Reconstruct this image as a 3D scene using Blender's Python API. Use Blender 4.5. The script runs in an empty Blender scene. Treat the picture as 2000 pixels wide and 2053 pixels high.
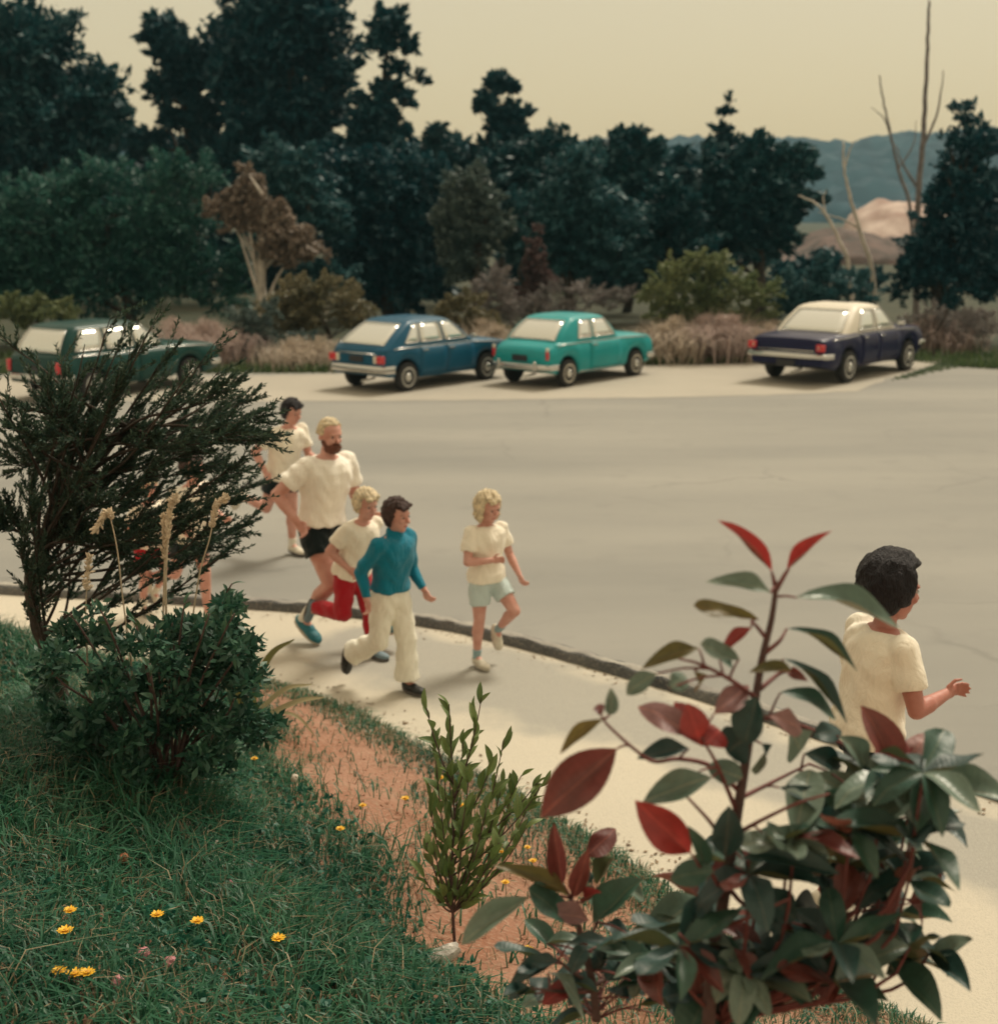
import bpy, math, random
import numpy as np
from mathutils import Vector, Matrix
R = math.radians
rng = np.random.default_rng(7)
random.seed(7)
SC = bpy.context.scene
COL = SC.collection

# ------------------------------------------------------------------ camera
PW, PH = 2000.0, 2053.0            # size of the photograph the layout was measured on
F_PX, HORIZON, EYE = 2650.0, 425.0, 3.2
PITCH = math.atan((PH / 2 - HORIZON) / F_PX)
cam_d = bpy.data.cameras.new('camera'); cam = bpy.data.objects.new('camera', cam_d); COL.objects.link(cam)
cam_d.sensor_fit = 'HORIZONTAL'; cam_d.sensor_width = 36.0; cam_d.lens = F_PX / PW * 36.0
cam_d.clip_start = 0.05; cam_d.clip_end = 6000
cam.location = (0, 0, EYE); cam.rotation_euler = (R(90) - PITCH, 0, 0)
cam_d.dof.use_dof = True; cam_d.dof.focus_distance = 4.2; cam_d.dof.aperture_fstop = 3.2
SC.camera = cam

# ------------------------------------------------------------------ light
SUN_EL, SUN_AZ = R(56), R(38)      # azimuth from +Y towards +X
world = bpy.data.worlds.new('World'); SC.world = world; world.use_nodes = True
wt = world.node_tree; wt.nodes.clear()
wo = wt.nodes.new('ShaderNodeOutputWorld'); bg = wt.nodes.new('ShaderNodeBackground')
sky = wt.nodes.new('ShaderNodeTexSky'); sky.sky_type = 'NISHITA'; sky.sun_disc = False
sky.sun_elevation = SUN_EL; sky.sun_rotation = SUN_AZ; sky.dust_density = 6; sky.air_density = 1.2; sky.ozone_density = 1
mx = wt.nodes.new('ShaderNodeMix'); mx.data_type = 'RGBA'; mx.inputs[0].default_value = 0.72
mx.inputs[7].default_value = (7.75, 6.0, 3.35, 1)            # even high overcast, warm on this film
wt.links.new(sky.outputs[0], mx.inputs[6]); wt.links.new(mx.outputs[2], bg.inputs[0])
bg.inputs[1].default_value = 0.087
wt.links.new(bg.outputs[0], wo.inputs[0])
sun_d = bpy.data.lights.new('sun', 'SUN'); sun = bpy.data.objects.new('sun', sun_d); COL.objects.link(sun)
sun_d.energy = 2.25; sun_d.angle = R(17); sun_d.color = (1.0, 0.90, 0.72)
sdir = Vector((math.sin(SUN_AZ) * math.cos(SUN_EL), math.cos(SUN_AZ) * math.cos(SUN_EL), math.sin(SUN_EL)))
sun.rotation_euler = sdir.to_track_quat('Z', 'Y').to_euler(); sun.location = (20, 30, 60)
SC.view_settings.view_transform = 'Standard'; SC.view_settings.look = 'None'
SC.view_settings.gamma = 1.0; SC.view_settings.use_curve_mapping = False; SC.view_settings.exposure = 0.42
SC.render.engine = 'CYCLES'
SC.cycles.use_denoising = True; SC.cycles.use_adaptive_sampling = True; SC.cycles.adaptive_threshold = .015; SC.cycles.max_bounces = 6; SC.cycles.diffuse_bounces = 3; SC.cycles.glossy_bounces = 3
SC.cycles.transmission_bounces = 4; SC.cycles.transparent_max_bounces = 6; SC.cycles.volume_bounces = 0
SC.cycles.sample_clamp_indirect = 4.0

# ------------------------------------------------------------------ helpers
def ray(px, py):
    u = (px - PW / 2) / F_PX; v = -(py - PH / 2) / F_PX
    return np.array((u, math.cos(PITCH) + v * math.sin(PITCH), -math.sin(PITCH) + v * math.cos(PITCH)))
def at(px, py, Y):
    d = ray(px, py); return np.array((0, 0, EYE)) + d * (Y / d[1])
def ground(px, py, z=0.0):
    d = ray(px, py); return np.array((0, 0, EYE)) + d * ((z - EYE) / d[2])
def tag(o, label=None, cat=None, group=None, kind=None):
    if label: o['label'] = label
    if cat: o['category'] = cat
    if group: o['group'] = group
    if kind: o['kind'] = kind
    return o
def empty(name, loc=(0, 0, 0), rz=0.0):
    o = bpy.data.objects.new(name, None); COL.objects.link(o); o.location = loc; o.rotation_euler = (0, 0, rz)
    o.empty_display_size = 0.1; return o
def fast_mesh(name, V, Fs):
    """V (n,3); Fs list of int arrays (m,k)"""
    me = bpy.data.meshes.new(name)
    V = np.asarray(V, dtype=np.float32).reshape(-1, 3)
    me.vertices.add(len(V)); me.vertices.foreach_set('co', V.ravel())
    Fs = [np.asarray(f, dtype=np.int32) for f in Fs if len(f)]
    nl = sum(f.size for f in Fs); npoly = sum(len(f) for f in Fs)
    me.loops.add(nl); me.polygons.add(npoly)
    me.loops.foreach_set('vertex_index', np.concatenate([f.ravel() for f in Fs]))
    tot = np.concatenate([np.full(len(f), f.shape[1], dtype=np.int32) for f in Fs])
    st = np.concatenate([[0], np.cumsum(tot)[:-1]]).astype(np.int32)
    me.polygons.foreach_set('loop_start', st); me.polygons.foreach_set('loop_total', tot)
    me.update(calc_edges=True); me.validate()
    return me
def mkobj(name, me, mat=None, parent=None, smooth=False, sharp=None):
    if mat is not None:
        for m in (mat if isinstance(mat, (list, tuple)) else [mat]): me.materials.append(m)
    if smooth:
        me.polygons.foreach_set('use_smooth', np.ones(len(me.polygons), dtype=bool))
        if sharp: me.set_sharp_from_angle(angle=R(sharp))
    o = bpy.data.objects.new(name, me); COL.objects.link(o)
    if parent is not None: o.parent = parent
    return o
class MB:
    """collects pieces; build() links them as ONE mesh object"""
    def __init__(s): s.v = []; s.f = []; s.m = []; s.n = 0
    def add(s, V, F, mi=0):
        V = np.asarray(V, float).reshape(-1, 3)
        s.v.append(V)
        for f in F: s.f.append([i + s.n for i in f]); s.m.append(mi)
        s.n += len(V); return s
    def box(s, c, size, rot=None, mi=0):
        x, y, z = np.array(size) / 2
        P = np.array([(i * x, j * y, k * z) for i in (-1, 1) for j in (-1, 1) for k in (-1, 1)])
        if rot is not None: P = P @ np.array(rot).T
        return s.add(P + np.array(c), [(0, 1, 3, 2), (4, 6, 7, 5), (0, 4, 5, 1), (2, 3, 7, 6), (0, 2, 6, 4), (1, 5, 7, 3)], mi)
    def tube(s, pts, rad, seg=6, mi=0, cap=True):
        pts = np.asarray(pts, float); n = len(pts)
        rad = np.broadcast_to(np.asarray(rad, float), (n,))
        T = np.gradient(pts, axis=0); T /= np.linalg.norm(T, axis=1)[:, None] + 1e-9
        a = np.array((0, 0, 1.0)) if abs(T[0][2]) < .9 else np.array((1.0, 0, 0))
        u = np.cross(T[0], a); u /= np.linalg.norm(u)
        V = []
        for i in range(n):
            u = u - T[i] * np.dot(u, T[i]); u /= np.linalg.norm(u) + 1e-9
            w = np.cross(T[i], u)
            for k in range(seg):
                t = 2 * math.pi * k / seg
                V.append(pts[i] + rad[i] * (math.cos(t) * u + math.sin(t) * w))
        F = [(i * seg + k, i * seg + (k + 1) % seg, (i + 1) * seg + (k + 1) % seg, (i + 1) * seg + k) for i in range(n - 1) for k in range(seg)]
        if cap: F += [tuple(range(seg))[::-1], tuple((n - 1) * seg + k for k in range(seg))]
        return s.add(V, F, mi)
    def lathe(s, prof, c=(0, 0, 0), axis='y', seg=20, mi=0):
        V = []
        for (r, h) in prof:
            for k in range(seg):
                t = 2 * math.pi * k / seg; a, b = r * math.cos(t), r * math.sin(t)
                V.append({'y': (a, h, b), 'z': (a, b, h), 'x': (h, a, b)}[axis])
        F = [(i * seg + k, i * seg + (k + 1) % seg, (i + 1) * seg + (k + 1) % seg, (i + 1) * seg + k) for i in range(len(prof) - 1) for k in range(seg)]
        F += [tuple(range(seg))[::-1], tuple((len(prof) - 1) * seg + k for k in range(seg))]
        return s.add(np.array(V) + np.array(c), F, mi)
    def mesh(s, name):
        me = bpy.data.meshes.new(name); me.from_pydata([tuple(p) for p in np.concatenate(s.v)], [], s.f)
        if any(s.m): me.polygons.foreach_set('material_index', np.array(s.m, dtype=np.int32))
        me.update(); return me
    def build(s, name, mat, parent=None, smooth=False, sharp=None, bevel=None):
        o = mkobj(name, s.mesh(name), mat, parent, smooth, sharp)
        if bevel:
            b = o.modifiers.new('bevel', 'BEVEL'); b.width = bevel; b.segments = 2; b.limit_method = 'ANGLE'; b.angle_limit = R(40)
        return o
def fix_normals(o):
    import bmesh
    bm = bmesh.new(); bm.from_mesh(o.data); bmesh.ops.recalc_face_normals(bm, faces=bm.faces[:]); bm.to_mesh(o.data); bm.free()
def catmull(P, n=8):
    P = np.asarray(P, float); Q = np.vstack([2 * P[0] - P[1], P, 2 * P[-1] - P[-2]]); out = []
    for i in range(1, len(Q) - 2):
        p0, p1, p2, p3 = Q[i - 1:i + 3]
        for t in np.linspace(0, 1, n, endpoint=False):
            out.append(.5 * ((2 * p1) + (-p0 + p2) * t + (2 * p0 - 5 * p1 + 4 * p2 - p3) * t * t + (-p0 + 3 * p1 - 3 * p2 + p3) * t ** 3))
    out.append(Q[-2]); return np.array(out)
def sstep(a, b, x):
    t = np.clip((x - a) / (b - a), 0, 1); return t * t * (3 - 2 * t)
def nrm(v): v = np.asarray(v, float); return v / (np.linalg.norm(v) + 1e-9)

# ------------------------------------------------------------------ materials
MATS = {}
def mat(name, col, rough=.7, metal=0.0, var=.0, scale=8.0, bump=0.0, bscale=60.0, spec=.5, col2=None, coat=0.0, detail=6, sheen=0.0, stretch=None, fold=0.0):
    if name in MATS: return MATS[name]
    m = bpy.data.materials.new(name); m.use_nodes = True; nt = m.node_tree; p = nt.nodes['Principled BSDF']
    p.inputs['Roughness'].default_value = rough; p.inputs['Metallic'].default_value = metal
    p.inputs['Specular IOR Level'].default_value = spec; p.inputs['Coat Weight'].default_value = coat
    p.inputs['Base Color'].default_value = (*col, 1)
    if sheen: p.inputs['Sheen Weight'].default_value = sheen
    if var or col2 or bump:
        tc = nt.nodes.new('ShaderNodeTexCoord')
    if var or col2:
        n = nt.nodes.new('ShaderNodeTexNoise'); n.inputs['Scale'].default_value = scale; n.inputs['Detail'].default_value = detail
        nt.links.new(tc.outputs['Object'], n.inputs['Vector'])
        r = nt.nodes.new('ShaderNodeValToRGB'); r.color_ramp.elements[0].position = .32; r.color_ramp.elements[1].position = .68
        c2 = col2 if col2 else tuple(c * (1 + var) for c in col); c1 = col if col2 else tuple(c * (1 - var) for c in col)
        r.color_ramp.elements[0].color = (*c1, 1); r.color_ramp.elements[1].color = (*c2, 1)
        nt.links.new(n.outputs['Fac'], r.inputs[0]); nt.links.new(r.outputs[0], p.inputs['Base Color'])
    if bump:
        b = nt.nodes.new('ShaderNodeTexNoise'); b.inputs['Scale'].default_value = bscale; b.inputs['Detail'].default_value = 5
        if stretch:
            mp = nt.nodes.new('ShaderNodeMapping'); mp.inputs['Scale'].default_value = stretch; nt.links.new(tc.outputs['Object'], mp.inputs[0]); nt.links.new(mp.outputs[0], b.inputs['Vector'])
        else: nt.links.new(tc.outputs['Object'], b.inputs['Vector'])
        bn = nt.nodes.new('ShaderNodeBump'); bn.inputs['Strength'].default_value = bump; bn.inputs['Distance'].default_value = .02
        nt.links.new(b.outputs['Fac'], bn.inputs['Height']); nt.links.new(bn.outputs[0], p.inputs['Normal'])
        if fold:
            w = nt.nodes.new('ShaderNodeTexNoise'); w.inputs['Scale'].default_value = 9; w.inputs['Detail'].default_value = 2; w.inputs['Distortion'].default_value = 1.6
            mp2 = nt.nodes.new('ShaderNodeMapping'); mp2.inputs['Scale'].default_value = (1.6, 1.6, .7); mp2.inputs['Rotation'].default_value = (.4, .5, 0); nt.links.new(tc.outputs['Object'], mp2.inputs[0]); nt.links.new(mp2.outputs[0], w.inputs['Vector'])
            b2 = nt.nodes.new('ShaderNodeBump'); b2.inputs['Strength'].default_value = fold; b2.inputs['Distance'].default_value = .06
            nt.links.new(w.outputs['Fac'], b2.inputs['Height']); nt.links.new(bn.outputs[0], b2.inputs['Normal']); nt.links.new(b2.outputs[0], p.inputs['Normal'])
    MATS[name] = m; return m
def leafmat(name, c1, c2, trans=.3, rough=.5, spec=.4, back=None, clump=0.0):
    """leaf colour varies leaf by leaf; light passes through"""
    if name in MATS: return MATS[name]
    m = bpy.data.materials.new(name); m.use_nodes = True; nt = m.node_tree; p = nt.nodes['Principled BSDF']
    g = nt.nodes.new('ShaderNodeNewGeometry'); r = nt.nodes.new('ShaderNodeValToRGB')
    r.color_ramp.elements[0].color = (*c1, 1); r.color_ramp.elements[1].color = (*c2, 1)
    nt.links.new(g.outputs['Random Per Island'], r.inputs[0]); out = r.outputs[0]
    if clump:
        tc = nt.nodes.new('ShaderNodeTexCoord'); n = nt.nodes.new('ShaderNodeTexNoise'); n.inputs['Scale'].default_value = clump; n.inputs['Detail'].default_value = 3
        nt.links.new(tc.outputs['Object'], n.inputs['Vector'])
        mm = nt.nodes.new('ShaderNodeMath'); mm.operation = 'MULTIPLY_ADD'; mm.inputs[1].default_value = 1.5; mm.inputs[2].default_value = -.50
        ad = nt.nodes.new('ShaderNodeMath'); ad.operation = 'MULTIPLY_ADD'; ad.inputs[1].default_value = .45
        nt.links.new(n.outputs['Fac'], mm.inputs[0]); nt.links.new(g.outputs['Random Per Island'], ad.inputs[0]); nt.links.new(mm.outputs[0], ad.inputs[2])
        nt.links.new(ad.outputs[0], r.inputs[0])
    if back:
        mxn = nt.nodes.new('ShaderNodeMix'); mxn.data_type = 'RGBA'; mxn.inputs[7].default_value = (*back, 1)
        nt.links.new(g.outputs['Backfacing'], mxn.inputs[0]); nt.links.new(out, mxn.inputs[6]); out = mxn.outputs[2]
    nt.links.new(out, p.inputs['Base Color']); p.inputs['Roughness'].default_value = rough; p.inputs['Specular IOR Level'].default_value = spec
    t = nt.nodes.new('ShaderNodeBsdfTranslucent'); nt.links.new(out, t.inputs[0])
    ms = nt.nodes.new('ShaderNodeMixShader'); ms.inputs[0].default_value = trans
    nt.links.new(p.outputs[0], ms.inputs[1]); nt.links.new(t.outputs[0], ms.inputs[2])
    nt.links.new(ms.outputs[0], nt.nodes['Material Output'].inputs[0])
    MATS[name] = m; return m
def bigleafmat(name, c1, c2, back, trans=.25, rough=.45):
    """large leaf: colour per object, paler midrib, underside of its own"""
    if name in MATS: return MATS[name]
    m = bpy.data.materials.new(name); m.use_nodes = True; nt = m.node_tree; p = nt.nodes['Principled BSDF']
    oi = nt.nodes.new('ShaderNodeObjectInfo'); r = nt.nodes.new('ShaderNodeValToRGB')
    r.color_ramp.elements[0].color = (*c1, 1); r.color_ramp.elements[1].color = (*c2, 1); nt.links.new(oi.outputs['Random'], r.inputs[0])
    tc = nt.nodes.new('ShaderNodeTexCoord'); sp = nt.nodes.new('ShaderNodeSeparateXYZ'); nt.links.new(tc.outputs['Object'], sp.inputs[0])
    ab = nt.nodes.new('ShaderNodeMath'); ab.operation = 'ABSOLUTE'; nt.links.new(sp.outputs[1], ab.inputs[0])
    rib = nt.nodes.new('ShaderNodeValToRGB'); rib.color_ramp.elements[0].position = .008; rib.color_ramp.elements[0].color = (.55, .55, .55, 1)
    rib.color_ramp.elements[1].position = .022; rib.color_ramp.elements[1].color = (0, 0, 0, 1); nt.links.new(ab.outputs[0], rib.inputs[0])
    m1 = nt.nodes.new('ShaderNodeMix'); m1.data_type = 'RGBA'; m1.inputs[7].default_value = (min(1, c2[0] * 1.8 + .1), min(1, c2[1] * 1.5 + .04), c2[2] * 1.3 + .03, 1)
    nt.links.new(rib.outputs[0], m1.inputs[0]); nt.links.new(r.outputs[0], m1.inputs[6])
    nz = nt.nodes.new('ShaderNodeTexNoise'); nz.inputs['Scale'].default_value = 7; nz.inputs['Detail'].default_value = 4; nt.links.new(tc.outputs['Object'], nz.inputs['Vector'])
    hs = nt.nodes.new('ShaderNodeHueSaturation'); mr = nt.nodes.new('ShaderNodeMapRange'); mr.inputs[3].default_value = .65; mr.inputs[4].default_value = 1.35
    nt.links.new(nz.outputs['Fac'], mr.inputs[0]); nt.links.new(mr.outputs[0], hs.inputs['Value']); nt.links.new(m1.outputs[2], hs.inputs['Color'])
    g = nt.nodes.new('ShaderNodeNewGeometry'); m2 = nt.nodes.new('ShaderNodeMix'); m2.data_type = 'RGBA'; m2.inputs[7].default_value = (*back, 1)
    nt.links.new(g.outputs['Backfacing'], m2.inputs[0]); nt.links.new(hs.outputs[0], m2.inputs[6])
    nt.links.new(m2.outputs[2], p.inputs['Base Color']); p.inputs['Roughness'].default_value = rough; p.inputs['Specular IOR Level'].default_value = .6
    wv = nt.nodes.new('ShaderNodeTexWave'); wv.inputs['Scale'].default_value = 4; wv.inputs['Distortion'].default_value = 3; nt.links.new(tc.outputs['Object'], wv.inputs['Vector'])
    bn = nt.nodes.new('ShaderNodeBump'); bn.inputs['Strength'].default_value = .06; bn.inputs['Distance'].default_value = .01
    nt.links.new(wv.outputs['Fac'], bn.inputs['Height']); nt.links.new(bn.outputs[0], p.inputs['Normal'])
    t = nt.nodes.new('ShaderNodeBsdfTranslucent'); nt.links.new(m2.outputs[2], t.inputs[0])
    ms = nt.nodes.new('ShaderNodeMixShader'); ms.inputs[0].default_value = trans
    nt.links.new(p.outputs[0], ms.inputs[1]); nt.links.new(t.outputs[0], ms.inputs[2]); nt.links.new(ms.outputs[0], nt.nodes['Material Output'].inputs[0])
    MATS[name] = m; return m
def surfmat(name, c_lo, c_hi, speck, stain, rough=.9, s_big=.35, s_small=140, bump=.35, streak=None):
    """asphalt / concrete: large patches, fine aggregate and grit"""
    m = bpy.data.materials.new(name); m.use_nodes = True; nt = m.node_tree; p = nt.nodes['Principled BSDF']; p.inputs['Roughness'].default_value = rough
    p.inputs['Specular IOR Level'].default_value = .25
    tc = nt.nodes.new('ShaderNodeTexCoord')
    mp = nt.nodes.new('ShaderNodeMapping'); nt.links.new(tc.outputs['Object'], mp.inputs[0])
    if streak: mp.inputs['Scale'].default_value = streak
    def noise(sc, det, src): 
        n = nt.nodes.new('ShaderNodeTexNoise'); n.inputs['Scale'].default_value = sc; n.inputs['Detail'].default_value = det; nt.links.new(src, n.inputs['Vector']); return n
    a = noise(s_big, 7, mp.outputs[0]); b = noise(s_small, 2, tc.outputs['Object']); c = noise(2.2, 8, tc.outputs['Object'])
    r = nt.nodes.new('ShaderNodeValToRGB'); r.color_ramp.elements[0].position = .3; r.color_ramp.elements[1].position = .7
    r.color_ramp.elements[0].color = (*c_lo, 1); r.color_ramp.elements[1].color = (*c_hi, 1); nt.links.new(a.outputs['Fac'], r.inputs[0])
    def mixin(src, fac_node, lo, hi, col):
        rr = nt.nodes.new('ShaderNodeMapRange'); rr.inputs[1].default_value = lo; rr.inputs[2].default_value = hi; nt.links.new(fac_node.outputs['Fac'], rr.inputs[0])
        k = nt.nodes.new('ShaderNodeMix'); k.data_type = 'RGBA'; k.inputs[7].default_value = (*col, 1)
        nt.links.new(rr.outputs[0], k.inputs[0]); nt.links.new(src, k.inputs[6]); return k.outputs[2]
    o = mixin(r.outputs[0], b, .5, .95, speck); o = mixin(o, c, .58, 1.1, stain)
    nt.links.new(o, p.inputs['Base Color'])
    bn = nt.nodes.new('ShaderNodeBump'); bn.inputs['Strength'].default_value = bump; bn.inputs['Distance'].default_value = .012
    nt.links.new(b.outputs['Fac'], bn.inputs['Height']); nt.links.new(bn.outputs[0], p.inputs['Normal'])
    MATS[name] = m; return m

M_ROAD = surfmat('worn_asphalt', (.24, .24, .225), (.33, .322, .292), (.15, .15, .147), (.20, .20, .19), streak=(.35, 1.4, 1))
def crack(m, scale, amount, wid):
    """hairline cracks and old tar lines in the surface"""
    nt = m.node_tree; p = nt.nodes['Principled BSDF']; src = p.inputs['Base Color'].links[0].from_socket; tc = nt.nodes.new('ShaderNodeTexCoord')
    nz = nt.nodes.new('ShaderNodeTexNoise'); nz.inputs['Scale'].default_value = 1.3; nz.inputs['Detail'].default_value = 6; nt.links.new(tc.outputs['Object'], nz.inputs['Vector'])
    ad = nt.nodes.new('ShaderNodeVectorMath'); ad.operation = 'MULTIPLY_ADD'; ad.inputs[1].default_value = (.9, .9, 0); nt.links.new(nz.outputs['Color'], ad.inputs[0]); nt.links.new(tc.outputs['Object'], ad.inputs[2])
    vo = nt.nodes.new('ShaderNodeTexVoronoi'); vo.feature = 'DISTANCE_TO_EDGE'; vo.inputs['Scale'].default_value = scale; nt.links.new(ad.outputs[0], vo.inputs['Vector'])
    mr = nt.nodes.new('ShaderNodeMapRange'); mr.inputs[1].default_value = wid; mr.inputs[2].default_value = 0; mr.inputs[3].default_value = 0; mr.inputs[4].default_value = amount; nt.links.new(vo.outputs['Distance'], mr.inputs[0])
    n2 = nt.nodes.new('ShaderNodeTexNoise'); n2.inputs['Scale'].default_value = .35; nt.links.new(tc.outputs['Object'], n2.inputs['Vector'])
    m2 = nt.nodes.new('ShaderNodeMapRange'); m2.inputs[1].default_value = .48; m2.inputs[2].default_value = .62; nt.links.new(n2.outputs['Fac'], m2.inputs[0])
    mu = nt.nodes.new('ShaderNodeMath'); mu.operation = 'MULTIPLY'; nt.links.new(mr.outputs[0], mu.inputs[0]); nt.links.new(m2.outputs[0], mu.inputs[1])
    k = nt.nodes.new('ShaderNodeMix'); k.data_type = 'RGBA'; k.inputs[7].default_value = (.10, .10, .10, 1); nt.links.new(mu.outputs[0], k.inputs[0]); nt.links.new(src, k.inputs[6]); nt.links.new(k.outputs[2], p.inputs['Base Color'])
crack(M_ROAD, .32, .28, .012)
M_STRIP = surfmat('pale_gravel', (.375, .35, .30), (.435, .405, .345), (.33, .31, .275), (.42, .40, .35))
M_PATH = surfmat('pale_concrete', (.50, .465, .385), (.58, .535, .44), (.38, .36, .31), (.42, .40, .35), s_small=110)
M_PATCH = surfmat('path_asphalt', (.36, .35, .315), (.44, .42, .365), (.24, .24, .22), (.48, .45, .39), s_big=.8)
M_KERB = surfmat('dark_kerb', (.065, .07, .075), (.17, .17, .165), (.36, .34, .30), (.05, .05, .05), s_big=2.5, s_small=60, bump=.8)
M_KERBTOP = surfmat('pale_kerb_top', (.22, .21, .20), (.42, .40, .35), (.15, .15, .14), (.12, .12, .11), s_big=3, s_small=60, bump=.8)  # top face of the kerb, paler than its sides
M_EARTH = surfmat('forest_floor', (.03, .045, .03), (.07, .07, .045), (.04, .04, .03), (.07, .08, .04), s_small=20, s_big=.5)
M_BANK = surfmat('bank_soil', (.25, .115, .070), (.35, .205, .145), (.42, .30, .22), (.09, .085, .05), s_big=1.6, s_small=45, bump=1.0)
M_BARK = mat('bark', (.05, .04, .032), .95, var=.4, scale=9, bump=.8, bscale=30)
M_PALEBARK = mat('pale_dead_wood', (.52, .48, .43), .9, var=.25, scale=6, bump=.6, bscale=30)

# ------------------------------------------------------------------ ground, road, path, kerb, bank
def sheet(name, pts, z, m, hole=None):
    me = bpy.data.meshes.new(name); import bmesh
    bm = bmesh.new(); vs = [bm.verts.new((p[0], p[1], z)) for p in pts]; f = bm.faces.new(vs)
    bm.normal_update()
    if f.normal.z < 0: f.normal_flip()
    bmesh.ops.triangulate(bm, faces=bm.faces[:]); bm.to_mesh(me); bm.free()
    return tag(mkobj(name, me, m), kind='structure')
sheet('ground', [(-2500, -400), (2500, -400), (2500, 4000), (-2500, 4000)], -.03, M_EARTH)
KERB = catmull([(-30, 14.6), (-12, 12.2), (-6.5, 11.3), (-3.84, 10.88), (-2.08, 10.53), (-1.3, 10.33), (-.52, 10.02), (0.05, 9.63), (.85, 8.93), (1.5, 8.3), (2.7, 7.0), (4.4, 4.9), (7, 1.0), (9, -3)], 10)
ragged = lambda P, a: np.array([(p[0] + random.uniform(-a, a), p[1] + random.uniform(-a, a)) for p in P])
strip_front = catmull([(-40, 24.0), (-14, 23.2), (-5.7, 22.75), (0, 22.95), (4.5, 23.5), (6.55, 24.1)], 14)
strip_right = catmull([(6.55, 24.1), (7.6, 25.8), (8.9, 27.7), (9.8, 29.2)], 6)
strip_back = catmull([(9.8, 29.2), (6.5, 28.9), (3.2, 28.1), (-1, 27.3), (-3.6, 26.6), (-6, 26.3), (-14, 26.2), (-40, 27)], 12)
far_edge = [(-60, 27.2), (-14, 26.6), (-3.6, 27.0), (3.2, 28.4), (9.0, 29.3), (9.7, 28.1), (10.8, 27.4), (14, 27.1), (22, 27.6), (60, 30)]
sheet('car_park', [(60, -20)] + far_edge[::-1] + [(-60, -20)], 0, M_ROAD)
sheet('parking_strip', np.vstack([ragged(strip_front[:-1], .05), ragged(strip_right[:-1], .06), ragged(strip_back, .1)]), .004, M_STRIP)
EDGE = catmull([(-30, 13.0), (-12, 11.0), (-7, 10.2), (-3.38, 9.4), (-1.75, 8.79), (-.99, 8.24), (-.46, 7.57), (.14, 6.86), (.52, 6.32), (.81, 5.9), (1.11, 5.32), (1.5, 4.95), (2.2, 4.3), (3.4, 2.8), (4.8, .2), (6, -3)], 10)
PATCH_T = catmull([(-1.15, 10.02), (-.52, 9.86), (.0, 9.5), (.8, 8.8), (1.4, 8.2), (2.55, 6.95), (4.1, 5.0), (5.5, 2.6)], 12)
PATCH_B = catmull([(4.6, 2.4), (3.2, 4.4), (1.85, 6.3), (1.3, 7.0), (.6, 7.65), (.0, 8.0), (-.5, 8.35), (-.9, 8.75), (-1.4, 9.15), (-1.6, 9.6)], 12)
def poly_dist(P, L, closed=True):
    """signed distance of points P (n,2) to the closed outline L, positive inside"""
    A = L; B = np.roll(L, -1, 0); best = np.full(len(P), 1e9); ins = np.zeros(len(P), bool)
    for a, b in zip(A, B):
        ab = b - a; t = np.clip(((P - a) @ ab) / (ab @ ab + 1e-9), 0, 1); d = np.hypot(*(P - (a + t[:, None] * ab)).T); best = np.minimum(best, d)
        c = ((a[1] > P[:, 1]) != (b[1] > P[:, 1])) & (P[:, 0] < (b[0] - a[0]) * (P[:, 1] - a[1]) / (b[1] - a[1] + 1e-12) + a[0]); ins ^= c
    return np.where(ins, best, -best)
def path_sheet():
    px_, py_ = np.meshgrid(np.arange(-14, 8.6, .06), np.arange(-3, 13.2, .06)); P = np.stack([px_.ravel(), py_.ravel()], 1)
    out = np.vstack([KERB + (0, -.02), (EDGE - (1.2, 1.2))[::-1]]); ins = poly_dist(P, out) > -.05
    g = poly_dist(P, np.vstack([PATCH_T, PATCH_B])); h, w = px_.shape; i = np.arange(h * w).reshape(h, w)
    F = np.stack([i[:-1, :-1], i[:-1, 1:], i[1:, 1:], i[1:, :-1]], -1).reshape(-1, 4); F = F[ins[F].all(1)]
    use, inv = np.unique(F, return_inverse=True)
    me = fast_mesh('footpath', np.column_stack([P[use], np.full(len(use), .004)]), [inv.reshape(-1, 4)])
    a = me.attributes.new('worn', 'FLOAT', 'POINT'); a.data.foreach_set('value', np.clip(g[use], -1, 1).astype(np.float32))
    tag(mkobj('footpath', me, M_PATH), kind='structure')
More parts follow.
